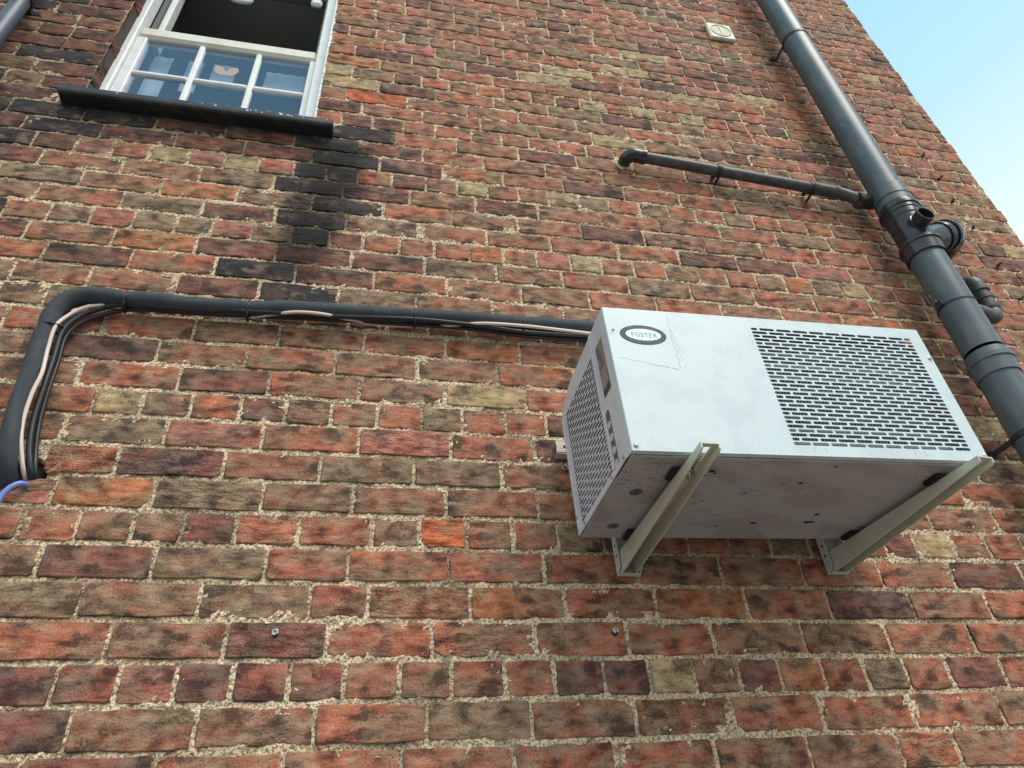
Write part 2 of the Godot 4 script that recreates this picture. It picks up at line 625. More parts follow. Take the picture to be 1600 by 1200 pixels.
func scratch(im: Image, from: Vector2, to: Vector2, col: Color, wander: float, density: float) -> void:
	var n := int(from.distance_to(to) * 1.5)
	var off := 0.0
	for i in n:
		off = clampf(off + rng.randf_range(-0.6, 0.6), -wander, wander)
		if rng.randf() > density:
			continue
		var p := from.lerp(to, float(i) / n) + Vector2(off, off * 0.5)
		var x := int(p.x)
		var y := int(p.y)
		if x >= 0 and y >= 0 and x < im.get_width() and y < im.get_height():
			im.set_pixel(x, y, im.get_pixel(x, y).lerp(col, rng.randf_range(0.4, 0.9)))


func textured(called: String, im: Image, rough := 0.6, metal := 0.0, scale := 1.0) -> StandardMaterial3D:
	var m := StandardMaterial3D.new()
	m.resource_name = called
	m.albedo_texture = ImageTexture.create_from_image(im)
	m.roughness = rough
	m.metallic = metal
	m.uv1_scale = Vector3(scale, scale, 1.0)
	mats[called] = m
	return m


func make_materials() -> void:
	make_brick_textures()
	make_mortar_material()
	# white sheet metal of the unit, one metre to a picture, with the outline of an old sticker
	var white := worn_texture(1024, Color(0.615, 0.705, 0.735), Color(0.52, 0.60, 0.63), 0.45, 51, 0.055, 1.0, 0.45)
	for k in 160:
		var p := Vector2(rng.randf_range(0, 850), rng.randf_range(0, 400))
		scratch(white, p, p + Vector2(rng.randf_range(-14, 14), rng.randf_range(2, 20)), Color(0.62, 0.66, 0.68), 1.0, 0.35)
	var mark := Color(0.40, 0.40, 0.42)
	scratch(white, Vector2(157, 374), Vector2(152, 300), mark, 2.5, 0.75)
	scratch(white, Vector2(158, 330), Vector2(166, 262), mark, 3.0, 0.5)
	scratch(white, Vector2(152, 300), Vector2(152, 215), mark, 3.5, 0.7)
	scratch(white, Vector2(152, 212), Vector2(14, 238), mark, 1.2, 0.9)
	scratch(white, Vector2(152, 213), Vector2(80, 222), mark, 1.5, 0.7)
	for k in 26:
		var p := Vector2(rng.randf_range(130, 172), rng.randf_range(205, 340))
		scratch(white, p, p + Vector2(rng.randf_range(-3, 3), rng.randf_range(-4, 4)), mark, 1.0, 0.8)
	for k in 60:
		var p := Vector2(rng.randf_range(0, 820), rng.randf_range(0, 14) if k % 2 == 0 else rng.randf_range(362, 378))
		scratch(white, p, p + Vector2(rng.randf_range(-4, 4), rng.randf_range(-3, 3)), Color(0.45, 0.44, 0.42), 1.0, 0.7)
	# grime washed down from the slots and rust round the screws
	for k in 260:
		var p := Vector2(rng.randf_range(355, 800), rng.randf_range(24, 350))
		scratch(white, p, p - Vector2(rng.randf_range(-2, 2), rng.randf_range(4, 22)), Color(0.46, 0.50, 0.50), 0.8, 0.45)
	for c in [Vector2(10, 12), Vector2(825, 292), Vector2(827, 14), Vector2(16, 316)]:
		for k in 14:
			var p: Vector2 = c + Vector2(rng.randf_range(-5, 5), rng.randf_range(-7, 4))
			scratch(white, p, p - Vector2(rng.randf_range(-1, 1), rng.randf_range(2, 9)), Color(0.40, 0.30, 0.22), 0.8, 0.6)
	textured("white_metal", white, 0.45)
	mats.white_metal.uv1_offset = Vector3(-0.385, -0.2695, 0.0)
	textured("grey_white_metal", worn_texture(512, Color(0.64, 0.65, 0.71), Color(0.52, 0.52, 0.55), 0.45, 53, 0.04, 1.0, 0.35), 0.45, 0.0, 1.6)
	var base := worn_texture(1024, Color(0.43, 0.43, 0.435), Color(0.30, 0.275, 0.26), 0.40, 55, 0.06, 2.5, 0.55)
	for k in 700:
		var p := Vector2(rng.randfn(330, 190), rng.randfn(220, 90))
		scratch(base, p, p + Vector2(rng.randf_range(-24, 24), rng.randf_range(-6, 6)), Color(0.12, 0.095, 0.08), 2.0, 0.55)
	textured("base_metal", base, 0.55)
	textured("bracket_paint", worn_texture(512, Color(0.60, 0.60, 0.49), Color(0.50, 0.49, 0.40), 0.35, 57, 0.04, 1.0, 0.4), 0.42, 0.0, 2.0)
	std("bolt", Color(0.50, 0.50, 0.47), 0.35, 0.8)
	std("rubber", Color(0.012, 0.012, 0.013), 0.85)
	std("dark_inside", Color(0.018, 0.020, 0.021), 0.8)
	std("fin_metal", Color(0.22, 0.29, 0.295), 0.5, 0.0)
	std("slot_grey", Color(0.11, 0.115, 0.12), 0.6)
	std("knockout", Color(0.55, 0.56, 0.58), 0.4)
	std("inner_plate", Color(0.33, 0.35, 0.34), 0.6)
	textured("rating_label", worn_texture(256, Color(0.27, 0.235, 0.235), Color(0.14, 0.115, 0.115), 0.5, 59, 0.1), 0.5, 0.0, 3.0)
	std("label_line", Color(0.62, 0.58, 0.58), 0.5)
	std("label_dark", Color(0.07, 0.05, 0.05), 0.5)
	std("badge_ring", Color(0.016, 0.052, 0.058), 0.6)
	std("badge_white", Color(0.80, 0.84, 0.84), 0.35)
	std("badge_teal", Color(0.02, 0.42, 0.36), 0.4)
	std("badge_print", Color(0.17, 0.24, 0.26), 0.6)
	# plastics and pipes
	textured("stack_plastic", worn_texture(512, Color(0.066, 0.097, 0.114), Color(0.100, 0.125, 0.135), 0.45, 61, 0.08, 3.0), 0.42, 0.0, 2.0)
	textured("gloss_black_plastic", worn_texture(512, Color(0.020, 0.025, 0.030), Color(0.045, 0.045, 0.045), 0.3, 63, 0.08), 0.22, 0.0, 2.0)
	textured("waste_plastic", worn_texture(512, Color(0.050, 0.054, 0.054), Color(0.090, 0.088, 0.080), 0.45, 65, 0.08), 0.48, 0.0, 3.0)
	std("clip_black", Color(0.018, 0.021, 0.025), 0.5)
	textured("foam", worn_texture(512, Color(0.040, 0.048, 0.058), Color(0.055, 0.062, 0.070), 0.4, 67, 0.12), 0.82, 0.0, 3.0)
	std("cable_black", Color(0.018, 0.020, 0.024), 0.38)
	std("cable_pink", Color(0.72, 0.60, 0.53), 0.42)
	std("cable_blue", Color(0.17, 0.26, 0.62), 0.40)
	std("tie_black", Color(0.010, 0.011, 0.013), 0.5)
	textured("grey_pipe", worn_texture(256, Color(0.085, 0.10, 0.135), Color(0.06, 0.065, 0.08), 0.4, 69, 0.06), 0.45)
	# window
	textured("window_white", worn_texture(512, Color(0.82, 0.84, 0.84), Color(0.74, 0.75, 0.73), 0.4, 71, 0.03), 0.40, 0.0, 2.0)
	textured("cream_white", worn_texture(256, Color(0.74, 0.72, 0.63), Color(0.66, 0.62, 0.50), 0.4, 72, 0.03), 0.45, 0.0, 2.0)
	textured("sill_black", worn_texture(512, Color(0.014, 0.018, 0.021), Color(0.035, 0.038, 0.038), 0.4, 73, 0.2), 0.42, 0.0, 2.0)
	std("paint_fleck", Color(0.72, 0.74, 0.74), 0.6)
	var glass := std("glass", Color(0.06, 0.15, 0.30), 0.03, 0.10)
	glass.transparency = BaseMaterial3D.TRANSPARENCY_ALPHA
	glass.albedo_color.a = 0.30
	glass.metallic_specular = 0.9
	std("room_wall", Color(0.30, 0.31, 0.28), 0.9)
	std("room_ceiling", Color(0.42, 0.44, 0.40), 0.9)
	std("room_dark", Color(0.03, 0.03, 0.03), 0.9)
	std("curtain", Color(0.62, 0.80, 0.95), 0.9)
	std("sticker_pink", Color(0.42, 0.31, 0.29), 0.6)
	textured("vent_plastic", worn_texture(256, Color(0.68, 0.68, 0.56), Color(0.58, 0.56, 0.42), 0.4, 75, 0.04), 0.5, 0.0, 3.0)
	std("vent_inner", Color(0.46, 0.45, 0.31), 0.6)
	std("zinc", Color(0.55, 0.56, 0.56), 0.35, 0.7)
	std("rust_iron", Color(0.030, 0.026, 0.024), 0.7, 0.2)
	std("reveal", Color(0.075, 0.050, 0.042), 0.9)
	textured("concrete", worn_texture(512, Color(0.20, 0.195, 0.18), Color(0.13, 0.125, 0.115), 0.5, 77, 0.2), 0.9, 0.0, 0.7)


# ---------------------------------------------------------------- the setting
func build_ground() -> void:
	var st := begin()
	flat_rect(st, Vector3(0, GROUND, 0), Vector3.RIGHT, Vector3.BACK, Vector3.UP, -300, 300, -300, 300)
	var g := obj("ground", st, mats.concrete, self)
	g.set_meta("kind", "structure")
	g.set_meta("label", "pale grey concrete yard in front of the brick wall")


func joint_rows(r: int) -> Array:
	var pitch := 0.1133 if posmod(r, 4) == 0 else 0.2275
	var xs := []
	if JOINTS.has(r):
		var known: Array = JOINTS[r]
		for i in known.size():
			if i > 0:
				var gap: float = (known[i] - known[i - 1]) / 1000.0
				var parts := int(round(gap / pitch))
				for k in range(1, parts):
					xs.append(known[i - 1] / 1000.0 + gap * k / parts)
			xs.append(known[i] / 1000.0)
	else:
		xs.append([0.002, 0.182, 0.106, 0.020][posmod(r, 4)] + rng.randf_range(-0.02, 0.02))
	while xs[0] > WALL_L - 0.3:
		xs.push_front(xs[0] - pitch + rng.randf_range(-0.006, 0.006))
	while xs[xs.size() - 1] < WALL_R + 0.3:
		xs.append(xs[xs.size() - 1] + pitch + rng.randf_range(-0.006, 0.006))
	return xs


func project(p: Vector3) -> Vector2:
	var d := p - CAM
	var c := Vector3(CAM_X.dot(d), CAM_Y.dot(d), CAM_Z.dot(d))
	if c.z > -0.01:
		return Vector2(-9999, -9999)
	return Vector2(800.0 + FOCAL * c.x / -c.z, 600.0 - FOCAL * c.y / -c.z)


# one weathered brick: face, worn arris, sides; local to its middle on the wall face
func brick_shape(st: SurfaceTool, at: Vector3, w: float, h: float, deep: float, soil: float, world: Vector2) -> void:
	var hw := w * 0.5
	var hh := h * 0.5
	var pts: Array[Vector2] = []
	var j := 0.0026
	var cr := func() -> float: return rng.randf_range(0.0015, 0.0065) if rng.randf() > 0.05 else rng.randf_range(0.009, 0.018)
	var c: Array[float] = [cr.call(), cr.call(), cr.call(), cr.call()]
	var longside := 3 if w > 0.15 else 1
	# anticlockwise from the bottom left
	pts.append(Vector2(-hw + c[0], -hh))
	for k in longside:
		pts.append(Vector2(lerpf(-hw, hw, (k + 1.0 + rng.randf_range(-0.25, 0.25)) / (longside + 1.0)), -hh + rng.randf_range(-j, j)))
	pts.append(Vector2(hw - c[1], -hh + rng.randf_range(-j, j)))
	pts.append(Vector2(hw, -hh + c[1] * rng.randf_range(0.5, 1.0)))
	pts.append(Vector2(hw, hh - c[2] * rng.randf_range(0.5, 1.0)))
	pts.append(Vector2(hw - c[2], hh + rng.randf_range(-j, j)))
	for k in longside:
		pts.append(Vector2(lerpf(hw, -hw, (k + 1.0 + rng.randf_range(-0.25, 0.25)) / (longside + 1.0)), hh + rng.randf_range(-j, j)))
	pts.append(Vector2(-hw + c[3], hh))
	pts.append(Vector2(-hw, hh - c[3] * rng.randf_range(0.5, 1.0)))
	pts.append(Vector2(-hw, -hh + c[0] * rng.randf_range(0.5, 1.0)))
	var n := pts.size()
	var edge := rng.randf_range(0.0018, 0.0042)
	var tip := Vector2(rng.randf_range(-0.010, 0.010), rng.randf_range(-0.022, 0.022))
	var face := rng.randf_range(-0.0016, 0.0022)
	var uv0 := Vector2(rng.randf_range(0.25, 0.75), rng.randf_range(0.10, 0.90))
	var tone := rng.randf_range(0.96, 1.24)
	var base := Color(tone * rng.randf_range(0.98, 1.06), tone, tone * rng.randf_range(0.93, 1.05)) * soil
	# the clay burnt unevenly along the brick
	var b0 := rng.randf_range(-0.22, 0.22)
	var burn := Color(b0, b0 * 0.45 + rng.randf_range(-0.05, 0.05), b0 * 0.35 + rng.randf_range(-0.05, 0.05))
	var rise := rng.randf_range(-0.14, 0.14)
	var bend := rng.randf_range(-0.7, 0.7)
	var uvof := func(p: Vector3) -> Vector2: return uv0 + Vector2((p.x + p.z * 0.8) / 0.512, (p.y + p.z) / 0.512)
	var front: Array[Vector3] = []
	var rim: Array[Vector3] = []
	var back: Array[Vector3] = []
	var fn: Array[Vector3] = []
	var rn: Array[Vector3] = []
	for p in pts:
		var q := Vector2(p.x - signf(p.x) * minf(edge, absf(p.x)) * (1.0 if absf(p.x) > hw - 0.012 else 0.25), p.y - signf(p.y) * edge * (1.0 if absf(p.y) > hh - 0.012 else 0.35))
		var z := face + tip.x * q.x + tip.y * q.y
		front.append(Vector3(q.x, q.y, z))
		var out := Vector2(p.x / hw, p.y / hh)
		out = Vector2(out.x if absf(out.x) > 0.9 else 0.0, out.y if absf(out.y) > 0.8 else 0.0).normalized()
		rim.append(Vector3(p.x, p.y, z - edge * rng.randf_range(0.5, 0.95)))
		back.append(Vector3(p.x, p.y, -deep))
		fn.append(Vector3(-tip.x + out.x * 0.10, -tip.y + out.y * 0.10, 1.0).normalized())
		rn.append(Vector3(out.x, out.y, 0.55).normalized())
	var tint: Array[Color] = []
	for q in pts:
		var g := clampf(q.x / hw + bend, -1.0, 1.0)
		var v := (1.0 + rise * q.y / hh) * (1.0 - 0.78 * soot_at(world.x + q.x, world.y + q.y))
		tint.append(Color(base.r * (1.0 + burn.r * g) * v, base.g * (1.0 + burn.g * g) * v, base.b * (1.0 + burn.b * g) * v))
	var face3 := func(p: Array, nn: Array, c: Array) -> void:
		var order := [0, 1, 2] if (p[1] - p[0]).cross(p[2] - p[0]).dot(nn[0] + nn[1] + nn[2]) < 0.0 else [0, 2, 1]
		for k in order:
			st.set_color(c[k])
			st.set_normal(nn[k])
			st.set_uv(uvof.call(p[k]))
			st.add_vertex(at + p[k])
	# the face in upright strips from the lower edge to the upper one
	var low := [n - 1]
	for k in longside + 3:
		low.append(k)
	var top := [n - 2]
	for k in longside + 3:
		top.append(n - 3 - k)
	for k in low.size() - 1:
		var a: int = low[k]
		var b: int = low[k + 1]
		var c2: int = top[k + 1]
		var d: int = top[k]
		face3.call([front[a], front[b], front[c2]], [fn[a], fn[b], fn[c2]], [tint[a], tint[b], tint[c2]])
		face3.call([front[a], front[c2], front[d]], [fn[a], fn[c2], fn[d]], [tint[a], tint[c2], tint[d]])
	for i in n:
		var k := (i + 1) % n
		face3.call([front[i], rim[i], rim[k]], [fn[i], rn[i], rn[k]], [tint[i], tint[i], tint[k]])
		face3.call([front[i], rim[k], front[k]], [fn[i], rn[k], fn[k]], [tint[i], tint[k], tint[k]])
		var side := Vector3(pts[k].y - pts[i].y, pts[i].x - pts[k].x, 0.0).normalized()
		face3.call([rim[i], back[i], back[k]], [side, side, side], [tint[i], tint[i], tint[k]])
		face3.call([rim[i], back[k], rim[k]], [side, side, side], [tint[i], tint[k], tint[k]])


# rain-washed soot: a stepped run under the right end of the sill and a band below the sill; 0 clean, 1 black
func soot_at(x: float, y: float) -> float:
	var mid := lerpf(-0.30, -0.19, clampf((y - 1.05) / 0.8, 0.0, 1.0))
	var half := lerpf(0.08, 0.125, clampf((y - 1.05) / 0.6, 0.0, 1.0))
	var run := (1.0 - ss(half * 0.55, half * 1.25, absf(x - mid))) * ss(1.08, 1.30, y) * (1.0 - ss(1.86, 1.92, y))
	var band := (1.0 - ss(0.40, 0.52, absf(x + 0.68))) * ss(1.66, 1.80, y) * (1.0 - ss(1.90, 1.93, y)) * 0.68
	var left := (1.0 - ss(-1.02, -0.90, x)) * ss(1.55, 1.72, y) * 0.45
	return maxf(run, maxf(band, left))


func any_clay(x: float, y: float) -> String:
	var t := rng.randf()
	if y > 1.75 and x < -0.95:
		return "d" if t < 0.50 else ("b" if t < 0.75 else ("r" if t < 0.93 else "k"))
	if t < 0.33: return "r"
	if t < 0.62: return "b"
	if t < 0.73: return "g"
	if t < 0.83: return "d"
	if t < 0.91: return "p"
	if t < 0.97: return "o"
	return "y"


func build_wall() -> void:
	var wall := thing("brick_wall", "old red and brown brick house wall with cream lime joints", "wall")
	# masonry behind the face bricks, with the window opening left free
	var st := begin()
	var z0 := -0.34
	var z1 := -0.020
	var zc := (z0 + z1) * 0.5
	var zd := z1 - z0
	box(st, Vector3((WALL_L + OPEN_L) * 0.5, (GROUND + WALL_T) * 0.5, zc), Vector3(OPEN_L - WALL_L, WALL_T - GROUND, zd))
	box(st, Vector3((OPEN_R + WALL_R - 0.004) * 0.5, (GROUND + WALL_T) * 0.5, zc), Vector3(WALL_R - 0.004 - OPEN_R, WALL_T - GROUND, zd))
	box(st, Vector3((OPEN_L + OPEN_R) * 0.5, (GROUND + OPEN_B) * 0.5, zc), Vector3(OPEN_R - OPEN_L, OPEN_B - GROUND, zd))
	box(st, Vector3((OPEN_L + OPEN_R) * 0.5, (OPEN_T + WALL_T) * 0.5, zc), Vector3(OPEN_R - OPEN_L, WALL_T - OPEN_T, zd))
	obj("masonry_core", st, mats.reveal, wall)
	# courses
	var bricks := []
	var rmin := -24
	var rmax := 72
	var hole := Vector2(-0.772, 0.494)
	for r in range(rmin, rmax):
		var xs := joint_rows(r)
		var y0 := r * COURSE + (0.004 if r == 12 else 0.0)
		var first := 0
		if JOINTS.has(r):
			first = xs.find(JOINTS[r][0] / 1000.0)
		for i in range(0, xs.size() - 1):
			var jx := rng.randf_range(0.0034, 0.0062)
			var a: float = xs[i] + jx
			var b: float = xs[i + 1] - rng.randf_range(0.0034, 0.0062)
			a = maxf(a, WALL_L)
			b = minf(b, WALL_R + rng.randf_range(-0.009, 0.005))
			var lo := y0 + rng.randf_range(0.0042, 0.0070)
			var hi := y0 + COURSE - rng.randf_range(0.0042, 0.0070)
			var yc := (lo + hi) * 0.5
			var deep := 0.0205
			if yc > OPEN_B and yc < OPEN_T:
				if a < OPEN_L and b > OPEN_L - 0.06:
					b = OPEN_L + rng.randf_range(-0.004, 0.003)
					deep = 0.12
				elif a > OPEN_L - 0.05 and a < OPEN_R:
					if b > OPEN_R + 0.03:
						a = OPEN_R + rng.randf_range(-0.003, 0.004)
					else:
						continue
			if b - a < 0.03:
				continue
			var clay := "."
			var ci := i + 1 - first
			if CLAY.has(r) and ci >= 0 and ci < CLAY[r].length():
				clay = CLAY[r][ci]
			if clay == ".":
				clay = any_clay((a + b) * 0.5, yc)
			# the pipe goes through the wall here: the bricks round the hole are broken away
			if r == 5 and a < hole.x and b > hole.x + 0.02:
				hi -= 0.022
			if r == 6 and a < hole.x and b > hole.x:
				a = hole.x + 0.032
			var sooty := soot_at((a + b) * 0.5, yc) + rng.randf_range(-0.12, 0.12)
			if sooty > 0.72 and clay != "k":
				clay = "k" if rng.randf() < 0.6 else "d"
			elif sooty > 0.50 and clay != "k":
				clay = "d"
			bricks.append({"soil": 1.0 if clay != "k" else 1.5, "a": a, "b": b, "lo": lo, "hi": hi, "clay": clay, "deep": deep, "px": 0.0})
	for k in bricks:
		var mid := Vector3((k.a + k.b) * 0.5, (k.lo + k.hi) * 0.5, 0.0)
		var p := project(mid)
		if p.x > -30 and p.x < 1630 and p.y > -20 and p.y < 1220:
			var d := mid - CAM
			k.px = (k.b - k.a) * (k.hi - k.lo) * (-d.z / d.length()) / d.length_squared()
	var order := range(bricks.size())
	order.sort_custom(func(i, j): return bricks[i].px > bricks[j].px)
	var rest := {}
	for c in brick_tex:
		rest[c] = begin()
	var rest_used := {}
	for n in order.size():
		var k = bricks[order[n]]
		var mid := Vector3((k.a + k.b) * 0.5, (k.lo + k.hi) * 0.5, 0.0)
		if n < 300:
			var bs := begin()
			brick_shape(bs, Vector3.ZERO, k.b - k.a, k.hi - k.lo, k.deep, k.soil, Vector2(mid.x, mid.y))
			var o := obj("brick", bs, mats[("spalled_" if rng.randf() < 0.14 else "brick_") + k.clay], wall)
			o.position = mid
		else:
			brick_shape(rest[k.clay], mid, k.b - k.a, k.hi - k.lo, k.deep, k.soil, Vector2(mid.x, mid.y))
			rest_used[k.clay] = true
	# the many smaller and farther bricks, one part with a surface for each clay
	var am := ArrayMesh.new()
	var si := 0
	for c in rest:
		if rest_used.has(c):
			rest[c].commit(am)
			am.surface_set_material(si, mats["brick_" + c])
			si += 1
	var far := MeshInstance3D.new()
	far.mesh = am
	far.name = "further_bricks"
	far.set_meta("kind", "stuff")
	wall.add_child(far, true)
	# broken pieces of brick round the pipe hole
	for q in [[Vector3(-0.728, 0.468, 0.001), 0.062, 0.026, 0.25, "p"], [Vector3(-0.722, 0.515, -0.002), 0.040, 0.034, -0.5, "r"], [Vector3(-0.842, 0.462, 0.0), 0.058, 0.030, -0.15, "p"], [Vector3(-0.712, 0.548, -0.001), 0.034, 0.044, 0.12, "r"]]:
		var cs := begin()
		brick_shape(cs, Vector3.ZERO, q[1], q[2], 0.03, 1.05, Vector2(q[0].x, q[0].y))
		var piece := obj("brick", cs, mats["spalled_" + q[4]], wall)
		piece.position = q[0]
		piece.rotation = Vector3(q[3] * 0.6, q[3], q[3])
	build_mortar(wall, bricks, hole)


func build_mortar(wall: Node3D, bricks: Array, hole: Vector2) -> void:
	var f1 := FastNoiseLite.new()
	f1.seed = 91
	f1.noise_type = FastNoiseLite.TYPE_SIMPLEX_SMOOTH
	f1.frequency = 75.0
	f1.fractal_octaves = 2
	var f2 := FastNoiseLite.new()
	f2.seed = 92
	f2.noise_type = FastNoiseLite.TYPE_SIMPLEX_SMOOTH
	f2.frequency = 16.0
	f2.fractal_octaves = 2
	# near part fine, upper part coarser, the rest of the wall coarser still
	var zones := [
		[-1.30, WALL_R, -0.34, 1.66, 0.0058],
		[-1.60, WALL_R, 1.66, 4.98, 0.0088],
		[WALL_L, -1.60, 1.66, 4.98, 0.03],
		[WALL_L, -1.30, -0.34, 1.66, 0.03],
		[WALL_L, WALL_R, GROUND, -0.34, 0.03],
		[WALL_L, WALL_R, 4.98, WALL_T, 0.03],
	]
	var V := PackedVector3Array()
	var N := PackedVector3Array()
	var U := PackedVector2Array()
	var C := PackedColorArray()
	var f3 := FastNoiseLite.new()
	f3.seed = 93
	f3.frequency = 3.2
	f3.fractal_octaves = 4
	var I := PackedInt32Array()
	for z in zones:
		var nx := int(ceil((z[1] - z[0]) / z[4]))
		var ny := int(ceil((z[3] - z[2]) / z[4]))
		var dx: float = (z[1] - z[0]) / nx
		var dy: float = (z[3] - z[2]) / ny
		# cells under the middle of a brick, or in the window opening, are left out
		var skip := PackedByteArray()
		skip.resize(nx * ny)
		for k in bricks:
			if k.hi < z[2] or k.lo > z[3] or k.b < z[0] or k.a > z[1]:
				continue
			var i0 := maxi(0, int(ceil((k.a + 0.012 - z[0]) / dx)))
			var i1 := mini(nx, int(floor((k.b - 0.012 - z[0]) / dx)))
			var j0 := maxi(0, int(ceil((k.lo + 0.011 - z[2]) / dy)))
			var j1 := mini(ny, int(floor((k.hi - 0.011 - z[2]) / dy)))
			for jj in range(j0, j1):
				for ii in range(i0, i1):
					skip[jj * nx + ii] = 1
		for jj in ny:
			var y: float = z[2] + (jj + 0.5) * dy
			if y > OPEN_B and y < OPEN_T:
				for ii in nx:
					var x: float = z[0] + (ii + 0.5) * dx
					if x > OPEN_L and x < OPEN_R:
						skip[jj * nx + ii] = 1
		var id := PackedInt32Array()
		id.resize((nx + 1) * (ny + 1))
		id.fill(-1)
		for jj in ny:
			for ii in nx:
				if skip[jj * nx + ii]:
					continue
				var c := [jj * (nx + 1) + ii, jj * (nx + 1) + ii + 1, (jj + 1) * (nx + 1) + ii + 1, (jj + 1) * (nx + 1) + ii]
				for q in c:
					if id[q] < 0:
						id[q] = V.size()
						var x: float = z[0] + (q % (nx + 1)) * dx
						var y: float = z[2] + (q / (nx + 1)) * dy
						var h := mortar_height(f1, f2, x, y, hole)
						V.append(Vector3(x, y, h))
						var e := 0.004
						var hx := mortar_height(f1, f2, x + e, y, hole)
						var hy := mortar_height(f1, f2, x, y + e, hole)
						N.append(Vector3(h - hx, h - hy, e).normalized())
						U.append(Vector2(x / 0.82, -y / 0.82))
						var tone := clampf(1.0 + f3.get_noise_2d(x, y) * 0.80, 0.50, 1.10) * (1.0 - 0.80 * soot_at(x, y))
						C.append(Color(tone, tone * 0.99, tone * 0.97))
				I.append_array([id[c[0]], id[c[2]], id[c[1]], id[c[0]], id[c[3]], id[c[2]]])
	var arr := []
	arr.resize(Mesh.ARRAY_MAX)
	arr[Mesh.ARRAY_VERTEX] = V
	arr[Mesh.ARRAY_NORMAL] = N
	arr[Mesh.ARRAY_TEX_UV] = U
	arr[Mesh.ARRAY_COLOR] = C
	arr[Mesh.ARRAY_INDEX] = I
	var am := ArrayMesh.new()
	am.add_surface_from_arrays(Mesh.PRIMITIVE_TRIANGLES, arr)
	obj("mortar", am, mats.mortar, wall)


func mortar_height(f1: FastNoiseLite, f2: FastNoiseLite, x: float, y: float, hole: Vector2) -> float:
	var h := -0.0036 + f1.get_noise_2d(x, y) * 0.0032 + f2.get_noise_2d(x, y) * 0.0040
	var d := Vector2(x, y).distance_to(hole)
	if d < 0.05:
		h -= 0.030 * (1.0 - ss(0.036, 0.046, d))
	return h


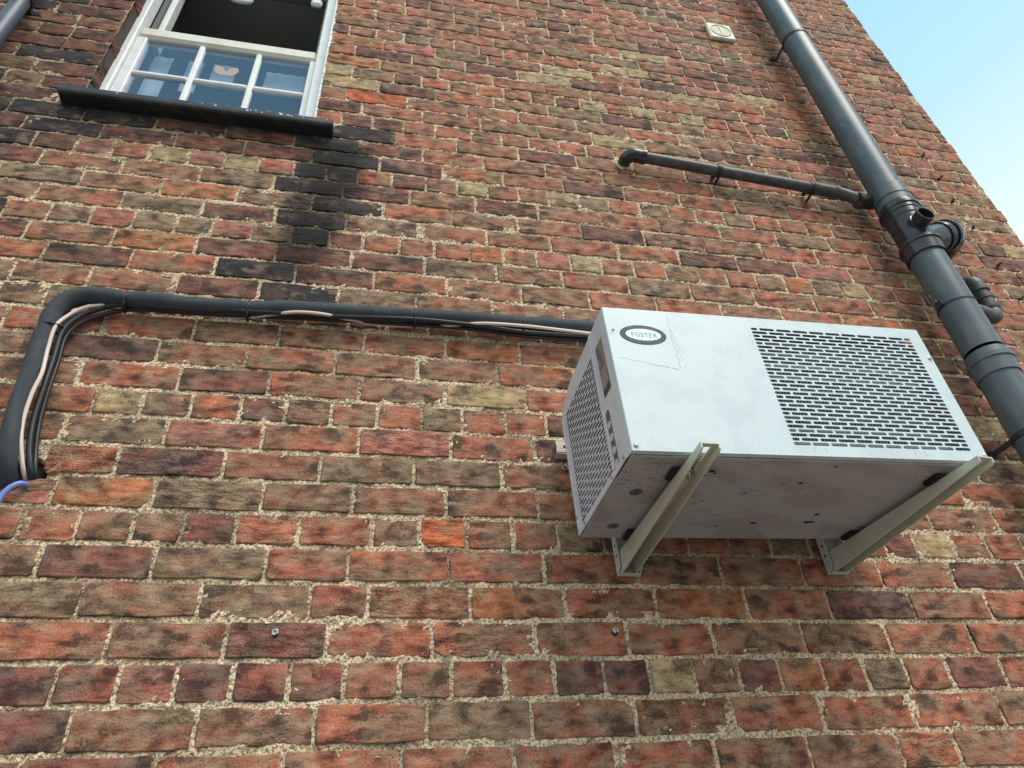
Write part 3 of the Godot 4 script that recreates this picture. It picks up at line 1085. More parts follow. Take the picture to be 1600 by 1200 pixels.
# ---------------------------------------------------------------- window
func build_window() -> void:
	var w := thing("sash_window", "white sash window with small panes, lower sash closed under a dark gap", "window", Vector3((OPEN_L + OPEN_R) * 0.5, OPEN_B, -0.08))
	var o := -w.position
	var fz := -0.13
	var b := func(called: String, c0: Vector3, c1: Vector3, mat: Material, bev := 0.004) -> void:
		var st := begin()
		box(st, (c0 + c1) * 0.5 + o, (c1 - c0).abs(), bev)
		obj(called, st, mat, w)
	# outer frame
	b.call("frame_post", Vector3(-1.115, 1.93, fz), Vector3(-1.052, 3.618, -0.066), mats.window_white)
	b.call("frame_post", Vector3(-0.350, 1.93, fz), Vector3(-0.299, 3.618, -0.050), mats.window_white)
	b.call("frame_head", Vector3(-1.051, 3.555, fz), Vector3(-0.351, 3.618, -0.066), mats.window_white)
	# inner tracks at the left
	b.call("sash_track", Vector3(-1.050, 2.622, -0.22), Vector3(-1.034, 3.55, -0.132), mats.slot_grey, 0.001)
	b.call("sash_track", Vector3(-1.033, 2.622, -0.20), Vector3(-1.008, 3.55, -0.150), mats.window_white, 0.002)
	b.call("sash_track", Vector3(-0.374, 2.622, -0.22), Vector3(-0.352, 3.55, -0.132), mats.slot_grey, 0.001)
	# lower sash
	b.call("sash_stile", Vector3(-1.0505, 1.952, -0.125), Vector3(-1.012, 2.545, -0.080), mats.window_white)
	b.call("sash_stile", Vector3(-0.378, 1.952, -0.125), Vector3(-0.3515, 2.545, -0.080), mats.window_white)
	b.call("sash_rail", Vector3(-1.0505, 2.547, -0.127), Vector3(-0.3515, 2.618, -0.076), mats.cream_white, 0.012)
	b.call("sash_rail", Vector3(-1.011, 1.952, -0.125), Vector3(-0.379, 2.040, -0.080), mats.window_white)
	for x in [-0.803, -0.582]:
		b.call("glazing_bar", Vector3(x - 0.011, 2.041, -0.110), Vector3(x + 0.011, 2.546, -0.083), mats.window_white, 0.005)
	var cols := [-1.0115, -0.803, -0.582, -0.3785]
	var rows := [2.041, 2.298, 2.546]
	for i in 3:
		b.call("glazing_bar", Vector3(cols[i] + (0.0112 if i > 0 else 0.0), 2.288, -0.109), Vector3(cols[i + 1] - (0.0112 if i < 2 else 0.0), 2.308, -0.084), mats.window_white, 0.005)
	for j in 2:
		for i in 3:
			var st := begin()
			flat_rect(st, Vector3(0, 0, -0.097) + o, Vector3.RIGHT, Vector3.UP, Vector3.BACK, cols[i], cols[i + 1], rows[j], rows[j + 1])
			obj("pane", st, mats.glass, w)
	# raised upper sash, its foot just in view, with a curled finger lift
	b.call("upper_sash_rail", Vector3(-1.006, 3.190, -0.17), Vector3(-0.376, 3.25, -0.128), mats.slot_grey)
	b.call("upper_sash_rail", Vector3(-0.436, 3.085, -0.127), Vector3(-0.386, 3.14, -0.10), mats.window_white, 0.01)
	var lst := begin()
	flat_rect(lst, Vector3(0, 0, -0.15) + o, Vector3.RIGHT, Vector3.UP, Vector3.BACK, -1.006, -0.376, 3.25, 3.554)
	obj("pane", lst, mats.glass, w)
	lst = begin()
	tube(lst, curve_through([Vector3(-0.800, 3.190, -0.130) + o, Vector3(-0.795, 3.10, -0.115) + o, Vector3(-0.775, 3.025, -0.105) + o, Vector3(-0.735, 2.995, -0.10) + o, Vector3(-0.700, 3.000, -0.10) + o, Vector3(-0.690, 3.018, -0.10) + o]), 0.012, 12)
	obj("sash_lift", lst, mats.window_white, w)
	# black stone sill with paint flecks
	var sst := begin()
	var prof := PackedVector2Array([Vector2(-0.128, 1.897), Vector2(0.048, 1.897), Vector2(0.055, 1.901), Vector2(0.058, 1.908), Vector2(0.058, 1.926), Vector2(0.054, 1.934), Vector2(0.044, 1.938), Vector2(-0.128, 1.951)])
	prism(sst, prof, Vector3(-1.112, 0, 0) + o, Vector3.BACK, Vector3.UP, Vector3.RIGHT, 0.0, 0.886)
	var sill := obj("sill", sst, mats.sill_black, w)
	var fst := begin()
	for k in 26:
		var fx := rng.randf_range(-0.52, -0.24) if k < 20 else rng.randf_range(-1.05, -0.3)
		var up := rng.randf() < 0.5
		var c := Vector3(fx, rng.randf_range(1.912, 1.924), 0.0582) if not up else Vector3(fx, 1.9362, 0.0500)
		box(fst, c + o, Vector3(rng.randf_range(0.003, 0.010), rng.randf_range(0.003, 0.007), 0.002), 0.0008)
	obj("paint_fleck", fst, mats.paint_fleck, sill)
	# ragged sealant down the right side
	var cst := begin()
	var y := 1.955
	while y < 3.60:
		var h := rng.randf_range(0.02, 0.06)
		var x1 := -0.2965 + rng.randf_range(-0.002, 0.007)
		box(cst, Vector3((-0.306 + x1) * 0.5, y + h * 0.5, -0.030) + o, Vector3(x1 + 0.306, h + 0.001, 0.058 + rng.randf_range(0.0, 0.004)), 0.003)
		y += h
	obj("sealant", cst, mats.window_white, w)
	# butterfly sticker on the middle pane
	var bst := begin()
	for s in [-1.0, 1.0]:
		var wing := PackedVector2Array()
		for p in [Vector2(0, -0.030), Vector2(0.014, -0.034), Vector2(0.034, -0.022), Vector2(0.047, 0.004), Vector2(0.044, 0.028), Vector2(0.028, 0.034), Vector2(0.012, 0.020), Vector2(0.0, -0.004)]:
			wing.append(Vector2(p.x * s, p.y))
		prism(bst, wing, Vector3(-0.690, 2.402, -0.0962) + o, Vector3.RIGHT, Vector3.UP, Vector3.BACK, 0.0, 0.0006)
	var bf := obj("butterfly_sticker", bst, mats.sticker_pink, w)
	bf.set_meta("label", "pale pink butterfly sticker on the middle pane")
	# room behind
	var rm := thing("room", "dim room behind the window", "room")
	rm.set_meta("kind", "structure")
	var slab := func(called: String, c0: Vector3, c1: Vector3, mat: Material) -> void:
		var st := begin()
		box(st, (c0 + c1) * 0.5, (c1 - c0).abs())
		obj(called, st, mat, rm)
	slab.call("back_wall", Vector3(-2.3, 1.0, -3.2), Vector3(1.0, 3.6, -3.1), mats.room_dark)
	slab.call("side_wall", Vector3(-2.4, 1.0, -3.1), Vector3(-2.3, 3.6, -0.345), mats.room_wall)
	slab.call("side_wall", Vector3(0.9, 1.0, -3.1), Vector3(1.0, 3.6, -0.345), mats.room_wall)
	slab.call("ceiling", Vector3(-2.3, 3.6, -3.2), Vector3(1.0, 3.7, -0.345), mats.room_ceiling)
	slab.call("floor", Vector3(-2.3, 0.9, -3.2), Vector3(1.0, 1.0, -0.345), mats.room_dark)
	# gathered curtains seen through the panes
	var cloths := [
		["pale blue curtain hanging behind the left column of panes", -1.005, -0.930, 2.150, 2.556],
		["narrow pale blue curtain strip beside the left glazing bar", -0.868, -0.812, 2.330, 2.556],
		["pale blue curtain behind the middle column of panes", -0.770, -0.680, 2.390, 2.556],
		["pale blue curtain behind the right column of panes", -0.560, -0.385, 2.400, 2.556],
		["blue cloth laid along the foot of the window inside", -0.800, -0.385, 2.020, 2.270],
	]
	for c in cloths:
		var st := begin()
		var n := 26
		for i in n:
			var xa: float = lerpf(c[1], c[2], float(i) / n)
			var xb: float = lerpf(c[1], c[2], float(i + 1) / n)
			var za := -0.165 + 0.002 * sin(xa * 120.0)
			var zb := -0.165 + 0.002 * sin(xb * 120.0)
			quad(st, Vector3(xa, c[3], za), Vector3(xb, c[3], zb), Vector3(xb, c[4], zb), Vector3(xa, c[4], za), Vector3.BACK)
			quad(st, Vector3(xa, c[3], za - 0.003), Vector3(xb, c[3], zb - 0.003), Vector3(xb, c[4], zb - 0.003), Vector3(xa, c[4], za - 0.003), Vector3.FORWARD)
		var cu := obj("curtain", st, mats.curtain, self)
		tag(cu, c[0], "curtain")


# ---------------------------------------------------------------- condensing unit
func build_unit() -> void:
	var W := 0.816
	var H := 0.377
	var D := 0.385
	var u := thing("condensing_unit", "white slotted metal condensing unit hung on the brick wall", "air conditioner", Vector3(0.482, 0.334, 0.085))
	u.rotation.z = deg_to_rad(1.15)
	var X := Vector3.RIGHT
	var Y := Vector3.UP
	var Z := Vector3.BACK
	# front sheet with its grille
	var st := begin()
	var F := Vector3(0, 0, D)
	var g := [0.3535, 0.7825, 0.0235, 0.3465]
	slotted(st, F, X, Y, Z, g[0], g[1], g[2], g[3], 30, 10, 0.0048, 0.0034, 0.0012)
	flat_rect(st, F, X, Y, Z, 0.0015, g[0], 0.0, H - 0.0015)
	flat_rect(st, F, X, Y, Z, g[1], W - 0.0015, 0.0, H - 0.0015)
	flat_rect(st, F, X, Y, Z, g[0], g[1], 0.0, g[2])
	flat_rect(st, F, X, Y, Z, g[0], g[1], g[3], H - 0.0015)
	quad(st, Vector3(0.0015, 0, D), Vector3(0, 0, D - 0.0015), Vector3(0, H - 0.0015, D - 0.0015), Vector3(0.0015, H - 0.0015, D), Vector3(-1, 0, 1))
	quad(st, Vector3(W - 0.0015, 0, D), Vector3(W, 0, D - 0.0015), Vector3(W, H - 0.0015, D - 0.0015), Vector3(W - 0.0015, H - 0.0015, D), Vector3(1, 0, 1))
	quad(st, Vector3(0.0015, H - 0.0015, D), Vector3(W - 0.0015, H - 0.0015, D), Vector3(W - 0.0015, H, D - 0.0015), Vector3(0.0015, H, D - 0.0015), Vector3(0, 1, 1))
	# folded flanges: along the foot and round the left edge
	quad(st, Vector3(0, 0, D), Vector3(W, 0, D), Vector3(W, 0, D - 0.013), Vector3(0, 0, D - 0.013), Vector3.DOWN)
	quad(st, Vector3(0, 0, D - 0.0015), Vector3(0, H - 0.0015, D - 0.0015), Vector3(0, H - 0.0015, D - 0.024), Vector3(0, 0, D - 0.024), Vector3.LEFT)
	quad(st, Vector3(W, 0, D - 0.0015), Vector3(W, H - 0.0015, D - 0.0015), Vector3(W, H - 0.0015, D - 0.024), Vector3(W, 0, D - 0.024), Vector3.RIGHT)
	var front := obj("front_panel", st, mats.white_metal, u)
	# screws on the front
	for p in [Vector3(0.010, 0.012, D), Vector3(0.806, 0.285, D), Vector3(0.808, 0.014, D)]:
		st = begin()
		lathe(st, p, Z, [Vector2(-0.001, 0.0052), Vector2(0.0018, 0.0046), Vector2(0.0030, 0.0026), Vector2(0.0031, 0.0)], 14)
		box(st, p + Vector3(0, 0, 0.0032), Vector3(0.005, 0.0009, 0.0005))
		obj("screw", st, mats.bolt, front)
	st = begin()
	lathe(st, Vector3(0.016, 0.309, D), Z, [Vector2(-0.001, 0.0024), Vector2(0.0004, 0.0022), Vector2(0.0005, 0.0)], 12)
	obj("screw_hole", st, mats.rubber, front)
	build_badge(u, Vector3(0.0835, 0.2995, D))
	# condenser behind the grille: fins with pipes across
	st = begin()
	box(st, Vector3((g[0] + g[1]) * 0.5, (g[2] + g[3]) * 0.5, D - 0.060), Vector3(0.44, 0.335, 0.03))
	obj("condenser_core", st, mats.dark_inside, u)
	st = begin()
	for k in 54:
		box(st, Vector3(g[0] + 0.004 + k * 0.008, (g[2] + g[3]) * 0.5, D - 0.036), Vector3(0.0014, 0.325, 0.018))
	for k in 9:
		tube(st, [Vector3(g[0], 0.045 + k * 0.035, D - 0.030), Vector3(g[1], 0.045 + k * 0.035, D - 0.030)], 0.005, 8)
	obj("condenser_fins", st, mats.fin_metal, u)
	# left side sheet, top rear corner cut off
	var L := Vector3(0, 0, 0)
	var gz0 := 0.030
	var gz1 := 0.272
	var gy0 := 0.018
	var gy1 := 0.324
	st = begin()
	slotted(st, L, Z, Y, -X, gz0, gz1, gy0, gy1, 29, 6, 0.0048, 0.0032, 0.0012)
	flat_rect(st, L, Z, Y, -X, gz1, D - 0.024, 0.0, H)
	flat_rect(st, L, Z, Y, -X, 0.0, gz0, 0.0, gy1)
	flat_rect(st, L, Z, Y, -X, gz0, gz1, 0.0, gy0)
	quad(st, Vector3(0, gy1, 0.0), Vector3(0, gy1, gz1), Vector3(0, H, gz1), Vector3(0, H, 0.090), -X)
	tri(st, Vector3(0, gy1, 0.0), Vector3(0, H, 0.090), Vector3(0, H - 0.020, 0.022), -X)
	tri(st, Vector3(0, gy1, 0.0), Vector3(0, H - 0.020, 0.022), Vector3(0, H - 0.040, 0.0), -X)
	# outward rims along the edges of the sheet
	box(st, Vector3(-0.0015, 0.006, (D - 0.026) * 0.5), Vector3(0.003, 0.012, D - 0.028), 0.001)
	box(st, Vector3(-0.0015, H * 0.5 + 0.006, gz1 + 0.012), Vector3(0.0026, H - 0.016, 0.010), 0.001)
	box(st, Vector3(-0.0015, 0.17, 0.006), Vector3(0.003, 0.314, 0.012), 0.001)
	var side := obj("side_panel", st, mats.grey_white_metal, u)
	for p in [Vector3(0, 0.008, 0.347), Vector3(0, 0.008, 0.268), Vector3(0, 0.006, 0.062), Vector3(0, 0.045, 0.008)]:
		st = begin()
		lathe(st, p - X * 0.003, -X, [Vector2(-0.002, 0.0050), Vector2(0.002, 0.0045), Vector2(0.0030, 0.0024), Vector2(0.0031, 0.0)], 14)
		obj("screw", st, mats.bolt, side)
	# dark cable slot with knock-outs
	st = begin()
	var slot := PackedVector2Array()
	for k in 9:
		slot.append(Vector2(0.303 + 0.0105 * cos(PI * k / 8.0), 0.139 + 0.0105 * sin(PI * k / 8.0)))
	slot.append(Vector2(0.2925, 0.004))
	slot.append(Vector2(0.3135, 0.004))
	prism(st, slot, Vector3.ZERO, Z, Y, -X, -0.0006, 0.0008)
	var sl := obj("cable_slot", st, mats.slot_grey, side)
	for k in 4:
		st = begin()
		lathe(st, Vector3(-0.0009, 0.020 + k * 0.031, 0.303), -X, [Vector2(-0.001, 0.0092), Vector2(0.0010, 0.0085), Vector2(0.0011, 0.0)], 18)
		obj("knockout", st, mats.knockout, sl)
	# rating label: flat print
	st = begin()
	prism(st, PackedVector2Array([Vector2(0.305, 0.180), Vector2(0.350, 0.180), Vector2(0.350, 0.318), Vector2(0.305, 0.318)]), Vector3.ZERO, Z, Y, -X, -0.0005, 0.0009)
	var rl := obj("rating_label", st, mats.rating_label, side)
	st = begin()
	for k in 6:
		box(st, Vector3(-0.0011, 0.203 + k * 0.008, 0.3275), Vector3(0.0004, 0.0022, 0.036))
	obj("label_line", st, mats.label_line, rl)
	st = begin()
	box(st, Vector3(-0.0011, 0.190, 0.3275), Vector3(0.0004, 0.014, 0.040))
	obj("label_line", st, mats.label_dark, rl)
	# inside seen through the side slots
	st = begin()
	box(st, Vector3(0.046, 0.09, 0.15), Vector3(0.002, 0.15, 0.26))
	obj("inner_plate", st, mats.inner_plate, u)
	st = begin()
	tube(st, arc_points(Vector3(0.040, 0.095, 0.225), Vector3.BACK, Vector3.UP, 0.048, 0.0, TAU, 28), 0.006, 8, false)
	obj("fan_ring", st, mats.rubber, u)
	# top, right side and back sheets
	st = begin()
	box(st, Vector3(W * 0.5, H - 0.001, 0.090 + (D - 0.092) * 0.5), Vector3(W - 0.001, 0.002, D - 0.0925), 0.0)
	quad(st, Vector3(0.0005, H, 0.090), Vector3(W - 0.0005, H, 0.090), Vector3(W - 0.0005, H - 0.020, 0.022), Vector3(0.0005, H - 0.020, 0.022), Vector3(0, 1, -1))
	quad(st, Vector3(0.0005, H - 0.040, 0.0), Vector3(W - 0.0005, H - 0.040, 0.0), Vector3(W - 0.0005, H - 0.020, 0.022), Vector3(0.0005, H - 0.020, 0.022), Vector3(0, 1, -1))
	obj("top_panel", st, mats.grey_white_metal, u)
	st = begin()
	box(st, Vector3(W - 0.0015, H * 0.5 - 0.01, (D - 0.025) * 0.5), Vector3(0.002, H - 0.024, D - 0.026))
	obj("side_panel", st, mats.grey_white_metal, u)
	st = begin()
	box(st, Vector3(W * 0.5, (H - 0.04) * 0.5, 0.001), Vector3(W - 0.004, H - 0.042, 0.002))
	obj("back_panel", st, mats.grey_white_metal, u)
	# base tray with its pressed rings and holes
	st = begin()
	box(st, Vector3(W * 0.5, -0.0010, (D - 0.0145) * 0.5), Vector3(W - 0.006, 0.004, D - 0.0150), 0.0012)
	var base := obj("base_tray", st, mats.base_metal, u)
	for p in [Vector2(0.061, 0.226), Vector2(0.061, 0.064), Vector2(0.308, 0.230), Vector2(0.312, 0.069), Vector2(0.70, 0.07)]:
		st = begin()
		lathe(st, Vector3(p.x, -0.0030, p.y), Vector3.DOWN, [Vector2(-0.001, 0.0145), Vector2(0.0008, 0.0140), Vector2(0.0008, 0.0125), Vector2(0.0002, 0.0100), Vector2(0.0002, 0.0050), Vector2(0.0004, 0.0045), Vector2(0.0004, 0.0)], 24)
		obj("pressed_ring", st, mats.inner_plate if p.x > 0.2 else mats.slot_grey, base)
		st = begin()
		lathe(st, Vector3(p.x + 0.002, -0.0035, p.y), Vector3.DOWN, [Vector2(0.0, 0.0034), Vector2(0.0003, 0.0)], 10)
		obj("drain_hole", st, mats.rubber, base)
	for p in [Vector3(0.194, 0.320, 0.007), Vector3(0.203, 0.312, 0.004), Vector3(0.403, 0.086, 0.008), Vector3(0.419, 0.279, 0.006), Vector3(0.543, 0.134, 0.007), Vector3(0.540, 0.093, 0.009), Vector3(0.552, 0.095, 0.007), Vector3(0.187, 0.302, 0.003), Vector3(0.46, 0.350, 0.004)]:
		st = begin()
		prism(st, oval(p.x, p.y, p.z, p.z * 0.7, 14), Vector3.ZERO, X, Z, Vector3.DOWN, 0.0028, 0.0034)
		obj("drain_hole", st, mats.rubber, base)


func arc_points(c: Vector3, u: Vector3, v: Vector3, r: float, a0: float, a1: float, n: int) -> Array:
	var o := []
	for i in n + 1:
		var a := lerpf(a0, a1, float(i) / n)
		o.append(c + u * cos(a) * r + v * sin(a) * r)
	return o


func text_mesh(t: String, height: float) -> TextMesh:
	var f := SystemFont.new()
	f.font_names = PackedStringArray(["Droid Sans"])
	f.font_weight = 700
	var m := TextMesh.new()
	m.font = f
	m.text = t
	m.font_size = 64
	m.pixel_size = height / 46.0
	m.depth = 0.0004
	m.horizontal_alignment = HORIZONTAL_ALIGNMENT_CENTER
	m.vertical_alignment = VERTICAL_ALIGNMENT_CENTER
	return m


func build_badge(u: Node3D, at: Vector3) -> void:
	var st := begin()
	prism(st, oval(0, 0, 0.0540, 0.0275, 48), at, Vector3.RIGHT, Vector3.UP, Vector3.BACK, -0.0005, 0.0010)
	var ring := obj("oval_badge", st, mats.badge_ring, u)
	ring.set_meta("label", "dark oval maker's badge with teal lettering")
	st = begin()
	prism(st, oval(0, 0, 0.0412, 0.0168, 48), at, Vector3.RIGHT, Vector3.UP, Vector3.BACK, 0.0005, 0.0014)
	obj("badge_face", st, mats.badge_white, ring)
	var word := obj("lettering", text_mesh("FOSTER", 0.0125), mats.badge_teal, ring)
	word.position = at + Vector3(0.001, -0.001, 0.0016)
	for line in [["PROFESSIONAL", 1.0], ["REFRIGERATION", -1.0]]:
		var t: String = line[0]
		for i in t.length():
			var a: float = (float(i) - (t.length() - 1) * 0.5) / t.length() * 1.65
			var x := sin(a) * 0.0485
			var y: float = cos(a) * 0.0222 * line[1]
			var tilt: float = -atan2(sin(a) * 0.0222, cos(a) * 0.0485) * line[1]
			var ch := obj("letter", text_mesh(t[i], 0.0028), mats.badge_print, ring)
			ch.transform = Transform3D(Basis(Vector3.BACK, tilt), at + Vector3(x, y, 0.0012))


# ---------------------------------------------------------------- brackets and rail
func build_brackets() -> void:
	for k in [["pale metal bracket arm under the left end of the white unit", 0.588, 0.0, 0.322, 0.530], ["pale metal bracket arm under the right end of the white unit", 1.157, 6.0, 0.334, 0.516]]:
		var br := thing("wall_bracket", k[0], "bracket", Vector3(k[1], k[3], 0.0), "brackets under the condensing unit")
		var w := 0.058
		var t := 0.003
		# foot: channel standing against the wall
		var st := begin()
		var f0 := -0.053
		var f1 := 0.37
		box(st, Vector3(w * 0.5, (f0 + f1) * 0.5, 0.010), Vector3(w, f1 - f0, t), 0.0008)
		var flange := PackedVector2Array([Vector2(0.0116, f0), Vector2(0.036, f0 + 0.014), Vector2(0.038, f1), Vector2(0.0116, f1)])
		prism(st, flange, Vector3(0, 0, 0), Vector3.BACK, Vector3.UP, Vector3.RIGHT, 0.0, t)
		prism(st, flange, Vector3(w - t, 0, 0), Vector3.BACK, Vector3.UP, Vector3.RIGHT, 0.0, t)
		box(st, Vector3(w * 0.5, f0 + 0.002, 0.018), Vector3(w - 2.0 * t - 0.001, t, 0.012), 0.0006)
		var foot := obj("foot_channel", st, mats.bracket_paint, br)
		for y in [-0.038, -0.012]:
			st = begin()
			lathe(st, Vector3(-0.0001, y + 0.03, 0.024), Vector3.LEFT, [Vector2(0.0, 0.0042), Vector2(0.0006, 0.0)], 12)
			obj("hole", st, mats.rubber, foot)
		for x in [0.020, 0.042]:
			st = begin()
			lathe(st, Vector3(x, -0.034, 0.0116), Vector3.BACK, [Vector2(0.0, 0.010), Vector2(0.0016, 0.010), Vector2(0.0016, 0.0065), Vector2(0.007, 0.0062), Vector2(0.0072, 0.0035), Vector2(0.013, 0.0033), Vector2(0.0131, 0.0)], 6 if x < 0.03 else 12)
			obj("bolt", st, mats.bolt, foot)
		# arm: channel open below, tapering outwards
		var arm := Node3D.new()
		arm.name = "arm_group"
		var turn := Basis(Vector3.UP, deg_to_rad(k[2]))
		st = begin()
		var len: float = k[4]
		var aw := 0.039
		var ox := 0.0060
		# top web with a long slot near the tip
		var s0 := len - 0.105
		var s1 := len - 0.012
		var P := func(x: float, y: float, z: float) -> Vector3: return Vector3(0.028, 0, 0) + turn * Vector3(ox + x - 0.028, y, z)
		var slab := func(x0: float, x1: float, z0: float, z1: float) -> void:
			box(st, P.call((x0 + x1) * 0.5, -t * 0.5, (z0 + z1) * 0.5), Vector3(x1 - x0, t, z1 - z0), 0.0, turn)
		slab.call(0.0, aw, 0.013, s0)
		slab.call(0.0, 0.0125, s0, s1)
		slab.call(0.0265, aw, s0, s1)
		slab.call(0.0, aw, s1, len)
		for x in [0.0, aw - t]:
			var pts := [[0.014, -t], [0.014, -0.052], [0.05, -0.051], [len - 0.006, -0.0165], [len, -0.0125], [len, -t]]
			var o3: Array[Vector3] = []
			var i3: Array[Vector3] = []
			for p in pts:
				o3.append(P.call(x, p[1], p[0]))
				i3.append(P.call(x + t, p[1], p[0]))
			for i in range(1, pts.size() - 1):
				tri(st, o3[0], o3[i], o3[i + 1], turn * Vector3.LEFT)
				tri(st, i3[0], i3[i], i3[i + 1], turn * Vector3.RIGHT)
			for i in pts.size():
				var j := (i + 1) % pts.size()
				quad(st, o3[i], o3[j], i3[j], i3[i], turn * Vector3(0, pts[i][1] + pts[j][1] + 0.03, (pts[i][0] + pts[j][0]) * 0.5 - len * 0.5))
		var ar := obj("arm", st, mats.bracket_paint, br)
		arm.free()
		# mounting bolt in the slot
		st = begin()
		var bc: Vector3 = P.call(0.0195, -t, s0 - 0.004)
		lathe(st, bc, Vector3.DOWN, [Vector2(0.0, 0.013), Vector2(0.002, 0.013), Vector2(0.0022, 0.008), Vector2(0.008, 0.0078), Vector2(0.0085, 0.004), Vector2(0.014, 0.0038), Vector2(0.0141, 0.0)], 16)
		obj("bolt", st, mats.bolt, ar)
		# rubber pads between arm and unit
		for z in [0.115, 0.40]:
			st = begin()
			var top: float = 0.010 if k[2] == 0.0 else 0.0115
			box(st, P.call(aw * 0.5 - 0.007, top * 0.5, z), Vector3(0.050, top - 0.0005, 0.045), 0.003, turn)
			obj("rubber_pad", st, mats.rubber, br)
	# rail along the wall behind the unit
	var rail := thing("mounting_rail", "pale slotted metal rail on the bricks, its end showing left of the unit", "rail", Vector3(0.467, 0.594, 0.0))
	var rs := begin()
	box(rs, Vector3(0.42, 0.0125, 0.028), Vector3(0.84, 0.013, 0.0025), 0.0006)
	box(rs, Vector3(0.42, 0.0335, 0.028), Vector3(0.84, 0.013, 0.0025), 0.0006)
	for k in 12:
		var x0 := 0.0 if k == 0 else k * 0.07
		box(rs, Vector3(x0 + 0.010, 0.023, 0.028), Vector3(0.018, 0.0075, 0.0024))
	box(rs, Vector3(0.42, 0.0028, 0.015), Vector3(0.84, 0.0025, 0.028), 0.0006)
	box(rs, Vector3(0.42, 0.0424, 0.015), Vector3(0.84, 0.0025, 0.028), 0.0006)
	obj("channel", rs, mats.bracket_paint, rail)


